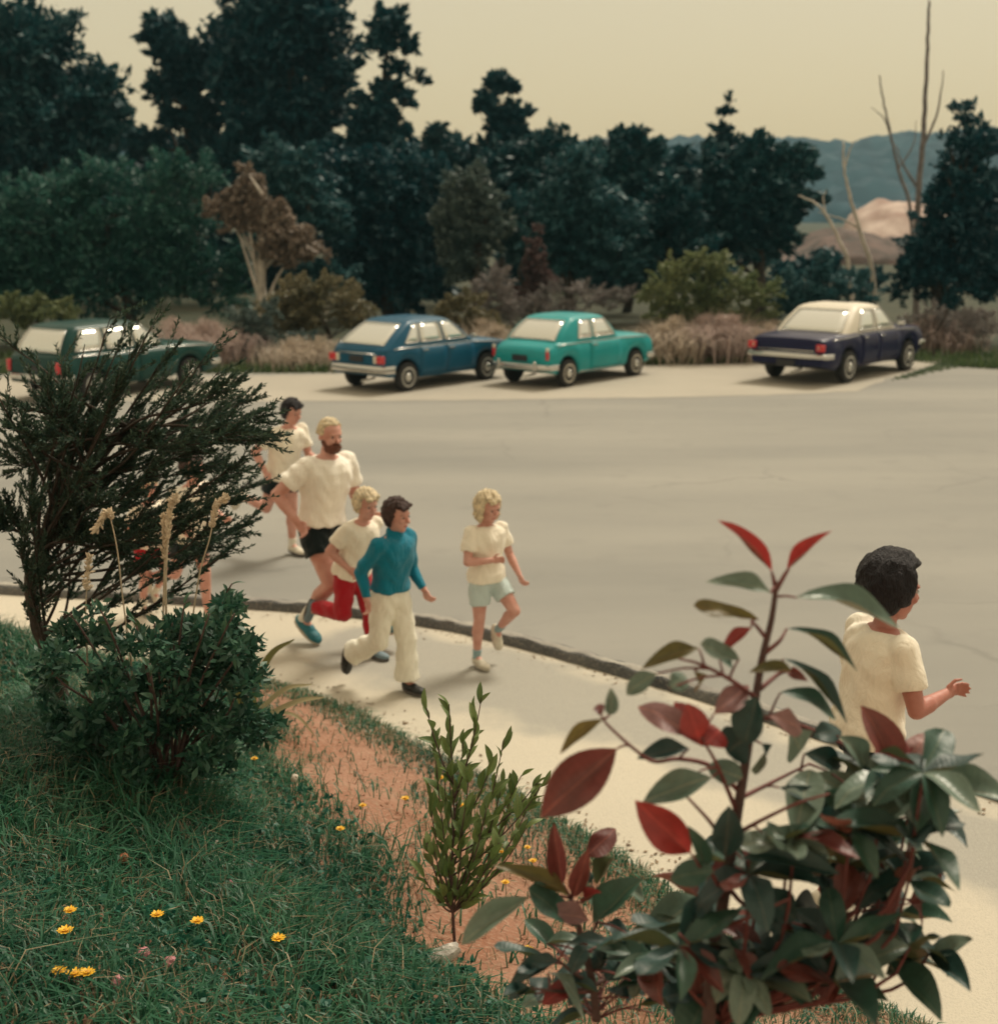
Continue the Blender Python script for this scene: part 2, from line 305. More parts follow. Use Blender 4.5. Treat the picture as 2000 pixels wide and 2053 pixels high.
def blend_worn():
    """bitumen laid thinly over the concrete, worn through at its edges"""
    nt = M_PATH.node_tree; p = nt.nodes['Principled BSDF']; src = p.inputs['Base Color'].links[0].from_socket
    at_ = nt.nodes.new('ShaderNodeAttribute'); at_.attribute_name = 'worn'; tc = nt.nodes.new('ShaderNodeTexCoord')
    n1 = nt.nodes.new('ShaderNodeTexNoise'); n1.inputs['Scale'].default_value = 2.0; n1.inputs['Detail'].default_value = 9; nt.links.new(tc.outputs['Object'], n1.inputs['Vector'])
    ma = nt.nodes.new('ShaderNodeMath'); ma.operation = 'MULTIPLY_ADD'; ma.inputs[1].default_value = .7; nt.links.new(n1.outputs['Fac'], ma.inputs[0]); nt.links.new(at_.outputs['Fac'], ma.inputs[2])
    mr = nt.nodes.new('ShaderNodeMapRange'); mr.interpolation_type = 'SMOOTHSTEP'; mr.inputs[1].default_value = .22; mr.inputs[2].default_value = .52; nt.links.new(ma.outputs[0], mr.inputs[0])
    n2 = nt.nodes.new('ShaderNodeTexNoise'); n2.inputs['Scale'].default_value = 150; nt.links.new(tc.outputs['Object'], n2.inputs['Vector'])
    r = nt.nodes.new('ShaderNodeValToRGB'); r.color_ramp.elements[0].color = (.24, .24, .22, 1); r.color_ramp.elements[1].color = (.46, .44, .385, 1); nt.links.new(n2.outputs['Fac'], r.inputs[0])
    k = nt.nodes.new('ShaderNodeMix'); k.data_type = 'RGBA'; nt.links.new(mr.outputs[0], k.inputs[0]); nt.links.new(src, k.inputs[6]); nt.links.new(r.outputs[0], k.inputs[7]); nt.links.new(k.outputs[2], p.inputs['Base Color'])
blend_worn(); path_sheet()
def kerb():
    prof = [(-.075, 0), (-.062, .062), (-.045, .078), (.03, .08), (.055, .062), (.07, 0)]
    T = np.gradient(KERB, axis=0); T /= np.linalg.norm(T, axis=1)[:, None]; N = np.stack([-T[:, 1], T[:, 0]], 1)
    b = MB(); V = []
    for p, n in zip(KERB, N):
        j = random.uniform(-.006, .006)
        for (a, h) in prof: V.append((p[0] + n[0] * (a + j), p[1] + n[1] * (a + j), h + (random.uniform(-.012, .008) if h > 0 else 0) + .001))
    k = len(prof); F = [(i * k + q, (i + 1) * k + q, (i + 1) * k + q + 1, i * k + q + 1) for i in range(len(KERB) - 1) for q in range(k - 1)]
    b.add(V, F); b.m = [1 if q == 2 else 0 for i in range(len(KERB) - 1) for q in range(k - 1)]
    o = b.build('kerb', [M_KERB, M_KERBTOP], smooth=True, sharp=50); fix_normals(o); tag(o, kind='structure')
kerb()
def edge_dist(x, y):
    """distance into the bank from its foot (negative on the path)"""
    P = np.stack([np.ravel(x), np.ravel(y)], 1); A, B = EDGE[:-1], EDGE[1:]
    best = np.full(len(P), 1e9); sgn = np.ones(len(P))
    for a, b in zip(A, B):
        ab = b - a; t = np.clip(((P - a) @ ab) / (ab @ ab), 0, 1); q = a + t[:, None] * ab
        d = np.hypot(*(P - q).T); s = ab[0] * (P[:, 1] - a[1]) - ab[1] * (P[:, 0] - a[0])
        m = d < best; best[m] = d[m]; sgn[m] = np.where(s[m] > 0, -1, 1)
    return (best * sgn).reshape(np.shape(x))
def wob(x, y):
    return .035 * np.sin(2.3 * x + 1.1 * y) + .03 * np.sin(1.3 * x - 3.1 * y + 1) + .02 * np.sin(5.2 * x + 4.1 * y)
def bank_z(x, y, d=None):
    x = np.asarray(x, float); y = np.asarray(y, float)
    if d is None: d = edge_dist(x, y)
    dd = np.clip(d, 0, None)
    z = 1.62 * (1 - np.exp(-(dd / 3.3) ** 1.25)) + wob(x, y) * sstep(0, 1.2, dd) + .05 * sstep(0, .2, dd)
    return np.where(d > 0, z, -.05 - .2 * sstep(0, .3, -d))
gx, gy = np.meshgrid(np.arange(-9, 4.6, .07), np.arange(-3, 11.2, .07)); gd = edge_dist(gx, gy); gz = bank_z(gx, gy, gd)
nx, ny = gx.shape[1], gx.shape[0]; idx = np.arange(nx * ny).reshape(ny, nx)
Fq = np.stack([idx[:-1, :-1], idx[:-1, 1:], idx[1:, 1:], idx[1:, :-1]], -1).reshape(-1, 4)
keep = (gd.ravel()[Fq] > -.12).any(1)
bank = tag(mkobj('grass_bank', fast_mesh('grass_bank', np.stack([gx, gy, gz], -1).reshape(-1, 3), [Fq[keep]]), M_BANK, smooth=True), kind='structure')
def gz1(x, y): return float(bank_z(np.array([x]), np.array([y]))[0])
def onbank(px, py):
    d = ray(px, py); t = np.linspace(1.5, 14, 900); P = np.array((0, 0, EYE)) + d * t[:, None]
    z = np.maximum(bank_z(P[:, 0], P[:, 1]), 0.0); i = np.argmax(P[:, 2] <= z); p = P[i].copy(); p[2] = z[i]; return p

# distant terrain
def hill(name, y0, x0, x1, prof, depth, m, bump, step, seed):
    r = np.random.default_rng(seed); xs = np.arange(x0, x1, step); ys = np.arange(0, depth, step)
    X, Y = np.meshgrid(xs, ys); top = np.interp(xs, [p[0] for p in prof], [p[1] for p in prof])[None, :]
    Z = top * np.sin(np.clip(Y / depth, 0, 1) * math.pi * .5) ** .8
    Z += r.uniform(-1, 1, Z.shape) * bump + bump * 1.2 * np.sin(X / step * .7 + 3 * np.sin(Y / step * .35)) * np.sin(Y / step * .8)
    Z[0, :] = -2
    i = np.arange(Z.size).reshape(Z.shape); F = np.stack([i[:-1, :-1], i[:-1, 1:], i[1:, 1:], i[1:, :-1]], -1).reshape(-1, 4)
    return tag(mkobj(name, fast_mesh(name, np.stack([X, Y + y0, Z], -1).reshape(-1, 3), [F]), m, smooth=True), kind='structure')
M_HILL = mat('bush_covered_hill', (.002, .024, .045), .95, col2=(.010, .052, .078), scale=.12, bump=0)
M_CLAY = mat('clay_cutting', (.30, .20, .17), .95, col2=(.62, .52, .47), scale=.35, detail=9, bump=.8, bscale=2)
M_BROWN = mat('brown_slope', (.06, .05, .045), .95, col2=(.15, .105, .095), scale=.8, bump=.8, bscale=3)
def Z(py, Y): return at(1000, py, Y)[2]
def X(px, Y): return at(px, 400, Y)[0]
hy = 420
hill('far_hill', hy, X(-900, hy + 150), X(2900, hy + 150), [(X(p, hy + 150), Z(q, hy + 150)) for p, q in [(-900, 250), (600, 290), (1000, 300), (1300, 285), (1500, 285), (1650, 290), (1800, 275), (2000, 262), (2300, 255), (2900, 250)]], 150, M_HILL, 1.6, 4.0, 3)
hill('clay_bank', 112, X(1690, 118), X(1905, 118), [(X(1690, 118), .4), (X(1720, 118), Z(425, 118)), (X(1770, 118), Z(402, 118)), (X(1850, 118), Z(400, 118)), (X(1905, 118), Z(420, 118))], 9, M_CLAY, .12, .6, 4)
hill('brown_slope', 84, X(1470, 90), X(1905, 90), [(X(1470, 90), .2), (X(1560, 90), Z(515, 90)), (X(1640, 90), Z(470, 90)), (X(1700, 90), Z(458, 90)), (X(1790, 90), Z(475, 90)), (X(1905, 90), Z(480, 90))], 9, M_BROWN, .12, .6, 5)

# ------------------------------------------------------------------ cars
M_TYRE = mat('tyre_rubber', (.018, .018, .018), .85)
M_CHROME = mat('chrome', (.62, .62, .60), .22, metal=.9)
M_DARK = mat('underbody', (.012, .012, .012), .9)
M_RIM = mat('wheel_steel', (.50, .50, .47), .45, metal=.2)
M_RED = mat('red_lens', (.55, .03, .04), .25, coat=.5)
M_WHITE_LENS = mat('white_lens', (.70, .66, .55), .3, coat=.5)
M_PLATE = mat('plate_black', (.02, .02, .025), .5)
M_GLASS = mat('window_glass', (.80, .82, .78), .05, metal=.85)
M_PLATEW = mat('plate_silver', (.35, .35, .34), .5)
def paint(name, c):
    m = mat(name, c, .38, coat=.12, var=.06, scale=3, spec=.18)
    p = m.node_tree.nodes['Principled BSDF']; p.inputs['Coat Roughness'].default_value = .07; p.inputs['Coat IOR'].default_value = 1.5; return m
def make_car(name, label, loc, heading, P):
    """P: dimensions in metres; x runs forward from the rear bumper, y to the car's left"""
    t = tag(empty(name, loc, heading), label, 'car', 'cars parked on the pale strip')
    L, W, zs, r, xr, xf = P['L'], P['W'], P['sill'], P['r'], P['xr'], P['xf']
    Mp = P['paint']; xs_top = [p[0] for p in P['top']]; zs_top = [p[1] for p in P['top']]
    A = r + .065; ends = P.get('ends', .10)
    def ztop(x): return float(np.interp(x, xs_top, zs_top))
    def hw(x):
        e = min(x / .35, (L - x) / .5, 1.0); e = max(e, 0)
        return W / 2 * (1 - ends * (1 - e) ** 2)
    def zbot(x):
        z = zs + .10 * max(0, 1 - x / .45) + .08 * max(0, 1 - (L - x) / .4)
        for xa in (xr, xf):
            d = abs(x - xa)
            if d < A: z = max(z, r + math.sqrt(A * A - d * d))
        return z
    SEC = [(0, .90), (.10, .955), (.28, .985), (.5, 1.0), (.72, .985), (.86, .955), (.95, .91), (1.0, .86)]
    def side(x, tt, s, off=0.0):
        zb, zt = min(zbot(x), ztop(x) - .06), ztop(x)
        w = float(np.interp((zs + tt * (zt - zs) if False else tt), [q[0] for q in SEC], [q[1] for q in SEC]))
        return (x, s * (hw(x) * w + off), zb + tt * (zt - zb))
    def side_z(x, z, s, off=0.0):     # same surface by height, so that panels stay straight
        zb, zt = min(zbot(x), ztop(x) - .06), ztop(x); return side(x, min(max((z - zb) / (zt - zb), 0), 1), s, off)
    st = sorted(set([0, .012, .05, .12, L - .012, L - .05, L - .13, L] + list(np.linspace(.2, L - .2, 30)) + [xa + A * math.cos(q) * .999 for xa in (xr, xf) for q in np.linspace(0, math.pi, 13)]
                    + [x for x in xs_top if 0 < x < L]))
    V, Fc, Mi = [], [], []; k = 2 * (len(SEC) + 3)
    for x in st:
        crown = .018; inset = .02 if x in (0, L) else 0
        half = [(x, 0, side(x, 0, 1)[2]), (x, hw(x) * .6, side(x, 0, 1)[2])] + [side(x, q[0], 1, -inset) for q in SEC]
        zt = ztop(x); half += [(x, hw(x) * .5, zt + crown * .8)]
        ring = half + [(x, 0, zt + crown)] + [(p[0], -p[1], p[2]) for p in half[:0:-1]]
        k = len(ring); V += ring
    n = len(st)
    for i in range(n - 1):
        for j in range(k):
            Fc.append((i * k + j, i * k + (j + 1) % k, (i + 1) * k + (j + 1) % k, (i + 1) * k + j)); Mi.append(1 if (j < 2 or j >= k - 2) else 0)
    Fc += [tuple(range(k)), tuple((n - 1) * k + j for j in range(k))]; Mi += [0, 0]
    b = MB(); b.add(V, Fc); b.m = Mi
    body = b.build('body', [Mp, M_DARK], t, smooth=True, sharp=38); fix_normals(body)
    # cabin
    zb = P['belt']; zr = P['roof']; xrb, xrt, xft, xfb = P['cab']; w0, w1 = P['cw']; bow = P.get('bow', .06)
    def cx_r(s): return xrb + (xrt - xrb) * s - bow * math.sin(math.pi * s)
    def cx_f(s): return xfb + (xft - xfb) * s + .03 * math.sin(math.pi * s)
    def cw(s): return w0 + (w1 - w0) * s + .02 * math.sin(math.pi * s)
    def zc(s): return zb + (zr - zb) * s
    levels = [(s, 0.0, 0.0) for s in (-.15, .05, .2, .4, .6, .8, .93)] + [(1.0, .035, .0), (1.0, .11, .022), (1.0, .25, .042), (1.0, .42, .052)]
    V, Fc, Mi = [], [], []; NC = 5
    for (s, ins, up) in levels:
        a, f, w, z = cx_r(s) + ins, cx_f(s) - ins, cw(s) - ins, zc(s) + up
        if ins > .4: w = max(w, .12)
        rad = .13; pts = []
        for (cx, cy, a0) in ((a + rad, w - rad, 180), (a + rad, -(w - rad), 270), (f - rad, -(w - rad), 0), (f - rad, w - rad, 90)):
            for q in range(NC):
                # sweep so that the ring runs round once
                ang = {180: R(90 + 90 * q / (NC - 1)), 270: R(180 + 90 * q / (NC - 1)), 0: R(270 + 90 * q / (NC - 1)), 90: R(0 + 90 * q / (NC - 1))}[a0]
                pts.append((cx + rad * math.cos(ang), cy + rad * math.sin(ang), z))
        V += pts
    k = 4 * NC
    for i in range(len(levels) - 1):
        for j in range(k):
            Fc.append((i * k + j, i * k + (j + 1) % k, (i + 1) * k + (j + 1) % k, (i + 1) * k + j)); Mi.append(1 if i >= 6 else 0)
    Fc.append(tuple((len(levels) - 1) * k + j for j in range(k))); Mi.append(1)
    b = MB(); b.add(V, Fc); b.m = Mi
    cab = b.build('cabin', [P.get('pillar', Mp), P.get('roofpaint', Mp)], t, smooth=True, sharp=45); fix_normals(cab)
    if P.get('roofpaint'): cab['label'] = 'pale cream roof'
    def pane(nm, grid, nu, nv, m=M_GLASS):
        """grid(u,v)->point; thin shell with a chrome surround"""
        pts = [grid(u / nu, v / nv) for v in range(nv + 1) for u in range(nu + 1)]; w = nu + 1
        g = MB().add(pts, [(v * w + u, v * w + u + 1, (v + 1) * w + u + 1, (v + 1) * w + u) for v in range(nv) for u in range(nu)]).build(nm, m, t, smooth=True)
        so = g.modifiers.new('thick', 'SOLIDIFY'); so.thickness = .008; so.offset = 0
        loop = [grid(u / nu, 0) for u in range(nu)] + [grid(1, v / nv) for v in range(nv)] + [grid(1 - u / nu, 1) for u in range(nu)] + [grid(0, 1 - v / nv) for v in range(nv)]
        MB().tube(loop + [loop[0]], .011, 5).build('window_trim', M_CHROME if P.get('trim', True) else M_DARK, g, smooth=True)
        return g
    gi = .13
    pane('rear_window', lambda u, v: (cx_r(.07 + .80 * v) - .010, (2 * u - 1) * (cw(.07 + .8 * v) - .115), zc(.07 + .80 * v)), 8, 6)
    pane('windscreen', lambda u, v: (cx_f(.07 + .80 * v) + .010, (2 * u - 1) * (cw(.07 + .8 * v) - .115), zc(.07 + .80 * v)), 8, 6)
    for s in (1, -1):
        for (a0, a1, b0, b1) in P['side_win']:      # bottom x range, top x range
            pane('side_window', lambda u, v: ((a0 + (a1 - a0) * u) * (1 - v) + (b0 + (b1 - b0) * u) * v, s * (cw(.10 + .76 * v) + .010), zc(.10 + .76 * v)), 4, 4)
        # belt moulding and sill moulding
        if P.get('beltchrome', True):
            MB().tube([side_z(x, ztop(x) - .05, s, .012) for x in np.linspace(.3, L - .25, 24)], .010, 5).build('belt_moulding', M_CHROME, t, smooth=True)
        if P.get('sillchrome'):
            MB().tube([side_z(x, zs + .03, s, .012) for x in np.linspace(xr + A + .03, xf - A - .03, 12)], .012, 5).build('sill_moulding', M_CHROME, t, smooth=True)
        for (x0, x1) in P['doors']:
            zlo, zhi = zs + .05, min(ztop(x0), ztop(x1)) - .045
            nu, nv = 8, 7; pts = []
            for v in range(nv + 1):
                for u in range(nu + 1):
                    x = x0 + (x1 - x0) * u / nu
                    z0 = max(zlo, zbot(x) + .03); pts.append(side_z(x, z0 + (zhi - z0) * v / nv, s, .007))
            w = nu + 1
            d = MB().add(pts, [(v * w + u, v * w + u + 1, (v + 1) * w + u + 1, (v + 1) * w + u) for v in range(nv) for u in range(nu)]).build('door', Mp, t, smooth=True)
            so = d.modifiers.new('thick', 'SOLIDIFY'); so.thickness = .016; so.offset = 0
            hx = x0 + .14; MB().box(side_z(hx, zhi - .07, s, .025), (.15, .028, .026)).build('handle', M_CHROME, d, bevel=.008)
        # wheels
        for xa in (xr, xf):
            y0 = s * (W / 2 - .09)
            wt_ = .16; prof = [(r * .64, -wt_ / 2), (r * .92, -wt_ / 2), (r, -wt_ / 2 + .03), (r, wt_ / 2 - .03), (r * .92, wt_ / 2), (r * .64, wt_ / 2)]
            wh = MB().lathe(prof, (0, 0, 0), 'y', 28).build('wheel', M_TYRE, t, smooth=True, sharp=35); wh.location = (xa, y0, r)
            rp = [(r * .68, s * .02), (r * .68, s * .081), (r * .60, s * .085), (r * .50, s * .066), (r * .34, s * .074), (r * .30, s * .090), (r * .10, s * .096), (.004, s * .097)]
            rim = MB().lathe(rp, (0, 0, 0), 'y', 24).build('rim', P.get('rim', M_RIM), wh, smooth=True, sharp=30)
            fix_normals(rim)
            hc = MB().lathe([(r * .27, s * .088), (r * .26, s * .102), (r * .16, s * .112), (.004, s * .114)], (0, 0, 0), 'y', 18).build('hubcap', M_CHROME, wh, smooth=True); fix_normals(hc)
    # bumpers
    for end, xx, sg in (('rear_bumper', -.07, -1), ('front_bumper', L + .07, 1)):
        zb_ = P['bz']; hb = P['bh']; ww = W / 2 * .985
        path = [(xx - sg * .34, -ww - .015), (xx - sg * .10, -ww), (xx - sg * .02, -ww + .10), (xx, -ww * .5), (xx + sg * .01, 0), (xx, ww * .5), (xx - sg * .02, ww - .10), (xx - sg * .10, ww), (xx - sg * .34, ww + .015)]
        V, Fc = [], []
        for (x, y) in path:
            V += [(x - sg * .03, y * .985, zb_ - hb / 2), (x, y, zb_ - hb * .3), (x + sg * .006, y * 1.004, zb_), (x, y, zb_ + hb * .3), (x - sg * .03, y * .985, zb_ + hb / 2), (x - sg * .05, y * .96, zb_)]
        for i in range(len(path) - 1):
            for j in range(6): Fc.append((i * 6 + j, i * 6 + (j + 1) % 6, (i + 1) * 6 + (j + 1) % 6, (i + 1) * 6 + j))
        Fc += [tuple(range(6)), tuple(48 + j for j in range(6))]
        bo = MB().add(V, Fc).build(end, M_CHROME, t, smooth=True, sharp=40); fix_normals(bo)
        if P.get('rubber'):
            MB().tube([(x + sg * .012, y * 1.01, zb_) for (x, y) in path], .012, 5).build('rubber_strip', M_DARK, bo)
        if P.get('overriders'):
            for s in (1, -1): MB().box((xx + sg * .03, s * .46, zb_ + .03), (.07, .06, .19)).build('overrider', M_CHROME, bo, smooth=True, bevel=.02)
    for s in (1, -1):
        for (dy, zl, wy, hz, m, nm) in P['lamps']:
            lo = MB().box((-.004 + P.get('lampx', 0), s * dy, zl), (.05, wy, hz)).build(nm, m, t, smooth=True, bevel=.012)
        MB().lathe([(.085, 0), (.09, .02), (.07, .045), (.01, .055)], (L - .02, s * (W / 2 - .24), P['bz'] + .17), 'x', 16).build('headlight', M_WHITE_LENS, t, smooth=True)
        if P.get('mirror'):
            mo = MB().box((P['cab'][3] - .12, s * (W / 2 + .05), zb + .08), (.05, .14, .09)).build('wing_mirror', M_CHROME, t, smooth=True, bevel=.02)
            MB().tube([(P['cab'][3] - .10, s * (W / 2 - .06), zb - .02), (P['cab'][3] - .12, s * (W / 2 + .03), zb + .06)], .012, 5).build('mirror_stalk', M_CHROME, mo)
    px_, pz_ = P['plate']
    pl = MB().box((px_, 0, pz_), (.012, .38, .125)).build('number_plate', M_PLATE, t, bevel=.004)
    # embossed characters too worn by distance to read: raised silver strokes
    MB().tube([(-.10 + 0, -.18, P['sill'] - .02), (.25, -.2, P['sill'] + .02)], .022, 8).build('exhaust_pipe', M_RIM, t, smooth=True).location = (0, P.get('exy', 0.0), 0)
    if P.get('trunkline'):
        x0, z0, wv = P['trunkline']
        MB().tube([(x0, -wv, z0), (x0, wv, z0)], .012, 5).build('tailgate_handle', M_CHROME, t, smooth=True)
    return t
def place_car(RR, ang, P, k):
    """rear right tyre touches the ground at RR"""
    c = ground(*RR); a = R(ang); d = np.array((math.cos(a), math.sin(a))); right = np.array((math.sin(a), -math.cos(a)))
    o = c[:2] - d * P['xr'] * k - right * (P['W'] / 2 - .05) * k; return (o[0], o[1], .004), a
BLUE = dict(L=3.85, W=1.58, sill=.25, r=.285, xr=.66, xf=3.06, belt=.90, roof=1.365, paint=paint('blue_paint', (.008, .082, .155)),
            top=[(0, .70), (.03, .80), (.10, .88), (.5, .91), (2.6, .90), (3.3, .86), (3.7, .80), (3.82, .74), (3.85, .66)],
            cab=(.13, .86, 2.02, 2.66), cw=(.725, .58), bow=.05, doors=[(1.02, 1.78), (1.80, 2.62)],
            side_win=[(.62, 1.02, .95, 1.06), (1.08, 1.72, 1.10, 1.66), (1.80, 2.46, 1.74, 2.00)],
            bz=.46, bh=.15, rubber=True, lamps=[(.665, .66, .20, .15, M_RED, 'tail_light'), (.52, .66, .08, .15, M_WHITE_LENS, 'reversing_light')],
            plate=(-.012, .655), exy=-.05, mirror=True, trunkline=(-.02, .765, .5), sillchrome=False)
TEAL = dict(L=3.70, W=1.53, sill=.245, r=.275, xr=.64, xf=3.00, belt=.90, roof=1.345, paint=paint('teal_paint', (.018, .29, .31)),
            top=[(0, .60), (.025, .70), (.10, .79), (.30, .87), (.46, .905), (2.6, .905), (3.2, .89), (3.55, .84), (3.67, .78), (3.70, .68)],
            cab=(.36, .92, 2.00, 2.42), cw=(.70, .575), bow=.07, doors=[(1.35, 2.42)],
            side_win=[(.98, 1.44, 1.10, 1.46), (1.52, 2.24, 1.52, 1.96)],
            bz=.42, bh=.11, overriders=True, lamps=[(.68, .66, .06, .17, M_RED, 'tail_light'), (.68, .78, .055, .07, M_WHITE_LENS, 'indicator_light')],
            plate=(-.012, .585), sillchrome=True, rim=mat('cream_rim', (.55, .52, .44), .4), lampx=.015)
NAVY = dict(L=4.25, W=1.66, sill=.27, r=.30, xr=.95, xf=3.50, belt=.90, roof=1.365, paint=paint('navy_paint', (.005, .007, .045)),
            top=[(0, .66), (.02, .78), (.06, .84), (.3, .875), (1.0, .905), (1.5, .935), (2.9, .92), (3.6, .90), (4.1, .86), (4.22, .80), (4.25, .62)],
            cab=(.88, 1.50, 2.45, 3.02), cw=(.745, .60), bow=.04, doors=[(1.42, 2.10), (2.12, 3.0)],
            side_win=[(1.36, 2.06, 1.62, 2.06), (2.14, 2.84, 2.12, 2.44)], roofpaint=mat('cream_vinyl', (.66, .62, .52), .45, bump=.2, bscale=90), pillar=mat('cream_vinyl', (.66, .62, .52)),
            bz=.545, bh=.10, lamps=[(.70, .705, .17, .13, M_RED, 'tail_light'), (.665, .705, .07, .08, M_WHITE_LENS, 'reversing_light')], lampx=-.01,
            plate=(-.012, .40), mirror=True, trunkline=(-.02, .64, .58))
GREEN = dict(L=4.1, W=1.60, sill=.25, r=.29, xr=.75, xf=3.22, belt=.90, roof=1.39, paint=paint('dark_green_paint', (.006, .048, .044)),
            top=[(0, .68), (.03, .82), (.10, .88), (.5, .91), (2.7, .905), (3.5, .88), (3.95, .83), (4.07, .78), (4.10, .66)],
            cab=(.12, .46, 2.05, 2.66), cw=(.73, .60), bow=.04, doors=[(1.05, 1.85), (1.87, 2.66)],
            side_win=[(.38, 1.06, .58, 1.06), (1.14, 1.80, 1.14, 1.74), (1.88, 2.48, 1.82, 2.04)],
            bz=.46, bh=.11, lamps=[(.69, .66, .10, .22, M_RED, 'tail_light')], plate=(-.012, .62), sillchrome=False)
for nm, lab, w, ang, k, P in (
        ('hatchback_car', 'dark blue hatchback with big red tail lights and a wide grooved bumper', (817, 785), 50, .925, BLUE),
        ('small_car', 'small turquoise two door car with overriders on its bumper', (1138, 776), 50, .94, TEAL),
        ('sedan_car', 'navy sedan with a pale cream roof parked by the grass verge', (1698, 768), 49, 1.03, NAVY),
        ('estate_car', 'dark green estate car half hidden behind the feathery dark shrub', (190, 803), 57, .92, GREEN)):
    loc, a = place_car(w, ang, P, k)
    c = make_car(nm, lab, loc, a, P); c.scale = (k, k, k)

# ------------------------------------------------------------------ trees and bushes beyond the cars
def leaf_cloud(C, rad, n, size, squash=.75, elong=2.2, droop=.0, seed=0, up=.25, shell=.55, tilt=None):
    """n leaves spread over clumps C (k,3) with radii rad (k,); denser near each clump's skin"""
    r = np.random.default_rng(seed); C = np.asarray(C, float); rad = np.asarray(rad, float)
    w = rad ** 2; k = r.choice(len(C), n, p=w / w.sum())
    d = r.normal(size=(n, 3)); d /= np.linalg.norm(d, axis=1)[:, None]
    q = (.35 + .65 * r.random(n)) * np.where(r.random(n) < .22, r.uniform(1.0, 1.5, n), 1.0)
    P = C[k] + d * (rad[k] * q)[:, None] * np.array((1, 1, squash))
    a = d + r.normal(size=(n, 3)) * .7; a[:, 2] += up - droop
    if tilt is not None: a += np.asarray(tilt)
    a /= np.linalg.norm(a, axis=1)[:, None]
    b = np.cross(a, d + r.normal(size=(n, 3)) * .8); b /= np.linalg.norm(b, axis=1)[:, None] + 1e-9
    s = size * r.uniform(.6, 1.4, n)[:, None]; h = s / elong
    nn = np.cross(a, b)
    V = np.stack([P - a * s * .5, P + b * h * .5 + nn * h * .12, P + a * s * .5, P - b * h * .5 + nn * h * .12], 1).reshape(-1, 3)
    F = np.arange(4 * n).reshape(n, 4); return V, F
def clumpify(blobs, Y, per, seed, depth=1.0, fill=.55):
    """each measured mass (px, py, radius px) becomes a cluster of smaller clumps in depth"""
    r = np.random.default_rng(seed); C, rad = [], []
    sc = Y / F_PX
    for bl in blobs:
        p = at(bl[0], bl[1], Y); R0 = bl[2] * sc; n = bl[3] if len(bl) > 3 else per
        for _ in range(n):
            d = r.normal(size=3); d /= np.linalg.norm(d); q = r.random() ** .4 * (1 - fill * .6)
            C.append(p + d * R0 * q * np.array((1, depth, .9))); rad.append(R0 * fill * r.uniform(.55, 1.05))
    return np.array(C), np.array(rad)
def sprays(blobs, Y, n, size, seed, depth=1.0, elong=2.2, up=.25, tilt=None, squash=.8, count=46, wid=.13):
    """foliage as many short leafy boughs reaching out of each mass: ragged edges, gaps between"""
    r = np.random.default_rng(seed); sc = Y / F_PX; S, D, L, W = [], [], [], []
    for bl in blobs:
        p = at(bl[0], bl[1], Y); R0 = bl[2] * sc; k = max(10, int(count * min(1.6, R0 / 1.0)))
        d = r.normal(size=(k, 3)); d /= np.linalg.norm(d, axis=1)[:, None]
        s = p + d * R0 * (r.random((k, 1)) ** .5 * .62) * np.array((1, depth, squash))
        e = d * .8 + r.normal(size=(k, 3)) * .45; e[:, 2] += up
        if tilt is not None: e = e + np.asarray(tilt)
        e /= np.linalg.norm(e, axis=1)[:, None]
        S.append(s); D.append(e); L.append(R0 * r.uniform(.28, .75, k)); W.append(R0 * wid * r.uniform(.6, 1.5, k))
    S, D, L, W = np.vstack(S), np.vstack(D), np.concatenate(L), np.concatenate(W)
    pr = L * W; q = r.choice(len(S), n, p=pr / pr.sum()); t = r.random(n) ** .8
    P = S[q] + D[q] * (L[q] * t)[:, None] + r.normal(size=(n, 3)) * (W[q] * (1.15 - .85 * t))[:, None] * np.array((1, 1, .7))
    a = D[q] + r.normal(size=(n, 3)) * .55; a /= np.linalg.norm(a, axis=1)[:, None]
    b = np.cross(a, r.normal(size=(n, 3)) + np.array((0, 0, .6))); b /= np.linalg.norm(b, axis=1)[:, None] + 1e-9; nn = np.cross(a, b)
    s = size * r.uniform(.5, 1.4, n)[:, None]; h = s / elong
    V = np.stack([P - a * s * .5, P + b * h * .5 + nn * h * .12, P + a * s * .5, P - b * h * .5 + nn * h * .12], 1).reshape(-1, 3)
    return V, S
def branchy(b, base, C, r, r0, k=14):
    """limbs from the trunk towards the clumps"""
    top = C[:, 2].max(); cx = C.mean(0)
    pts = np.array([base, base * .55 + cx * .45 + r.normal(size=3) * .15, cx + r.normal(size=3) * .2, np.array((cx[0], cx[1], top - .2))])
    pts[1][2] = base[2] + (cx[2] - base[2]) * .5; pts[3] = cx * .5 + C[C[:, 2].argmax()] * .5
    tr = catmull(pts, 5); b.tube(tr, np.linspace(r0, r0 * .2, len(tr)), 8)
    lim = MB()
    for i in r.choice(len(C), min(k, len(C)), replace=False):
        j = r.integers(3, len(tr) - 2); j = max(2, min(j, int(np.argmin(abs(tr[:, 2] - (C[i][2] - .5)))))); s = tr[j]; m = (s + C[i]) / 2 + np.array((0, 0, .1)) + r.normal(size=3) * .1
        q = catmull([s, m, C[i]], 4); lim.tube(q, np.linspace(r0 * .35, r0 * .06, len(q)), 5)
    return lim
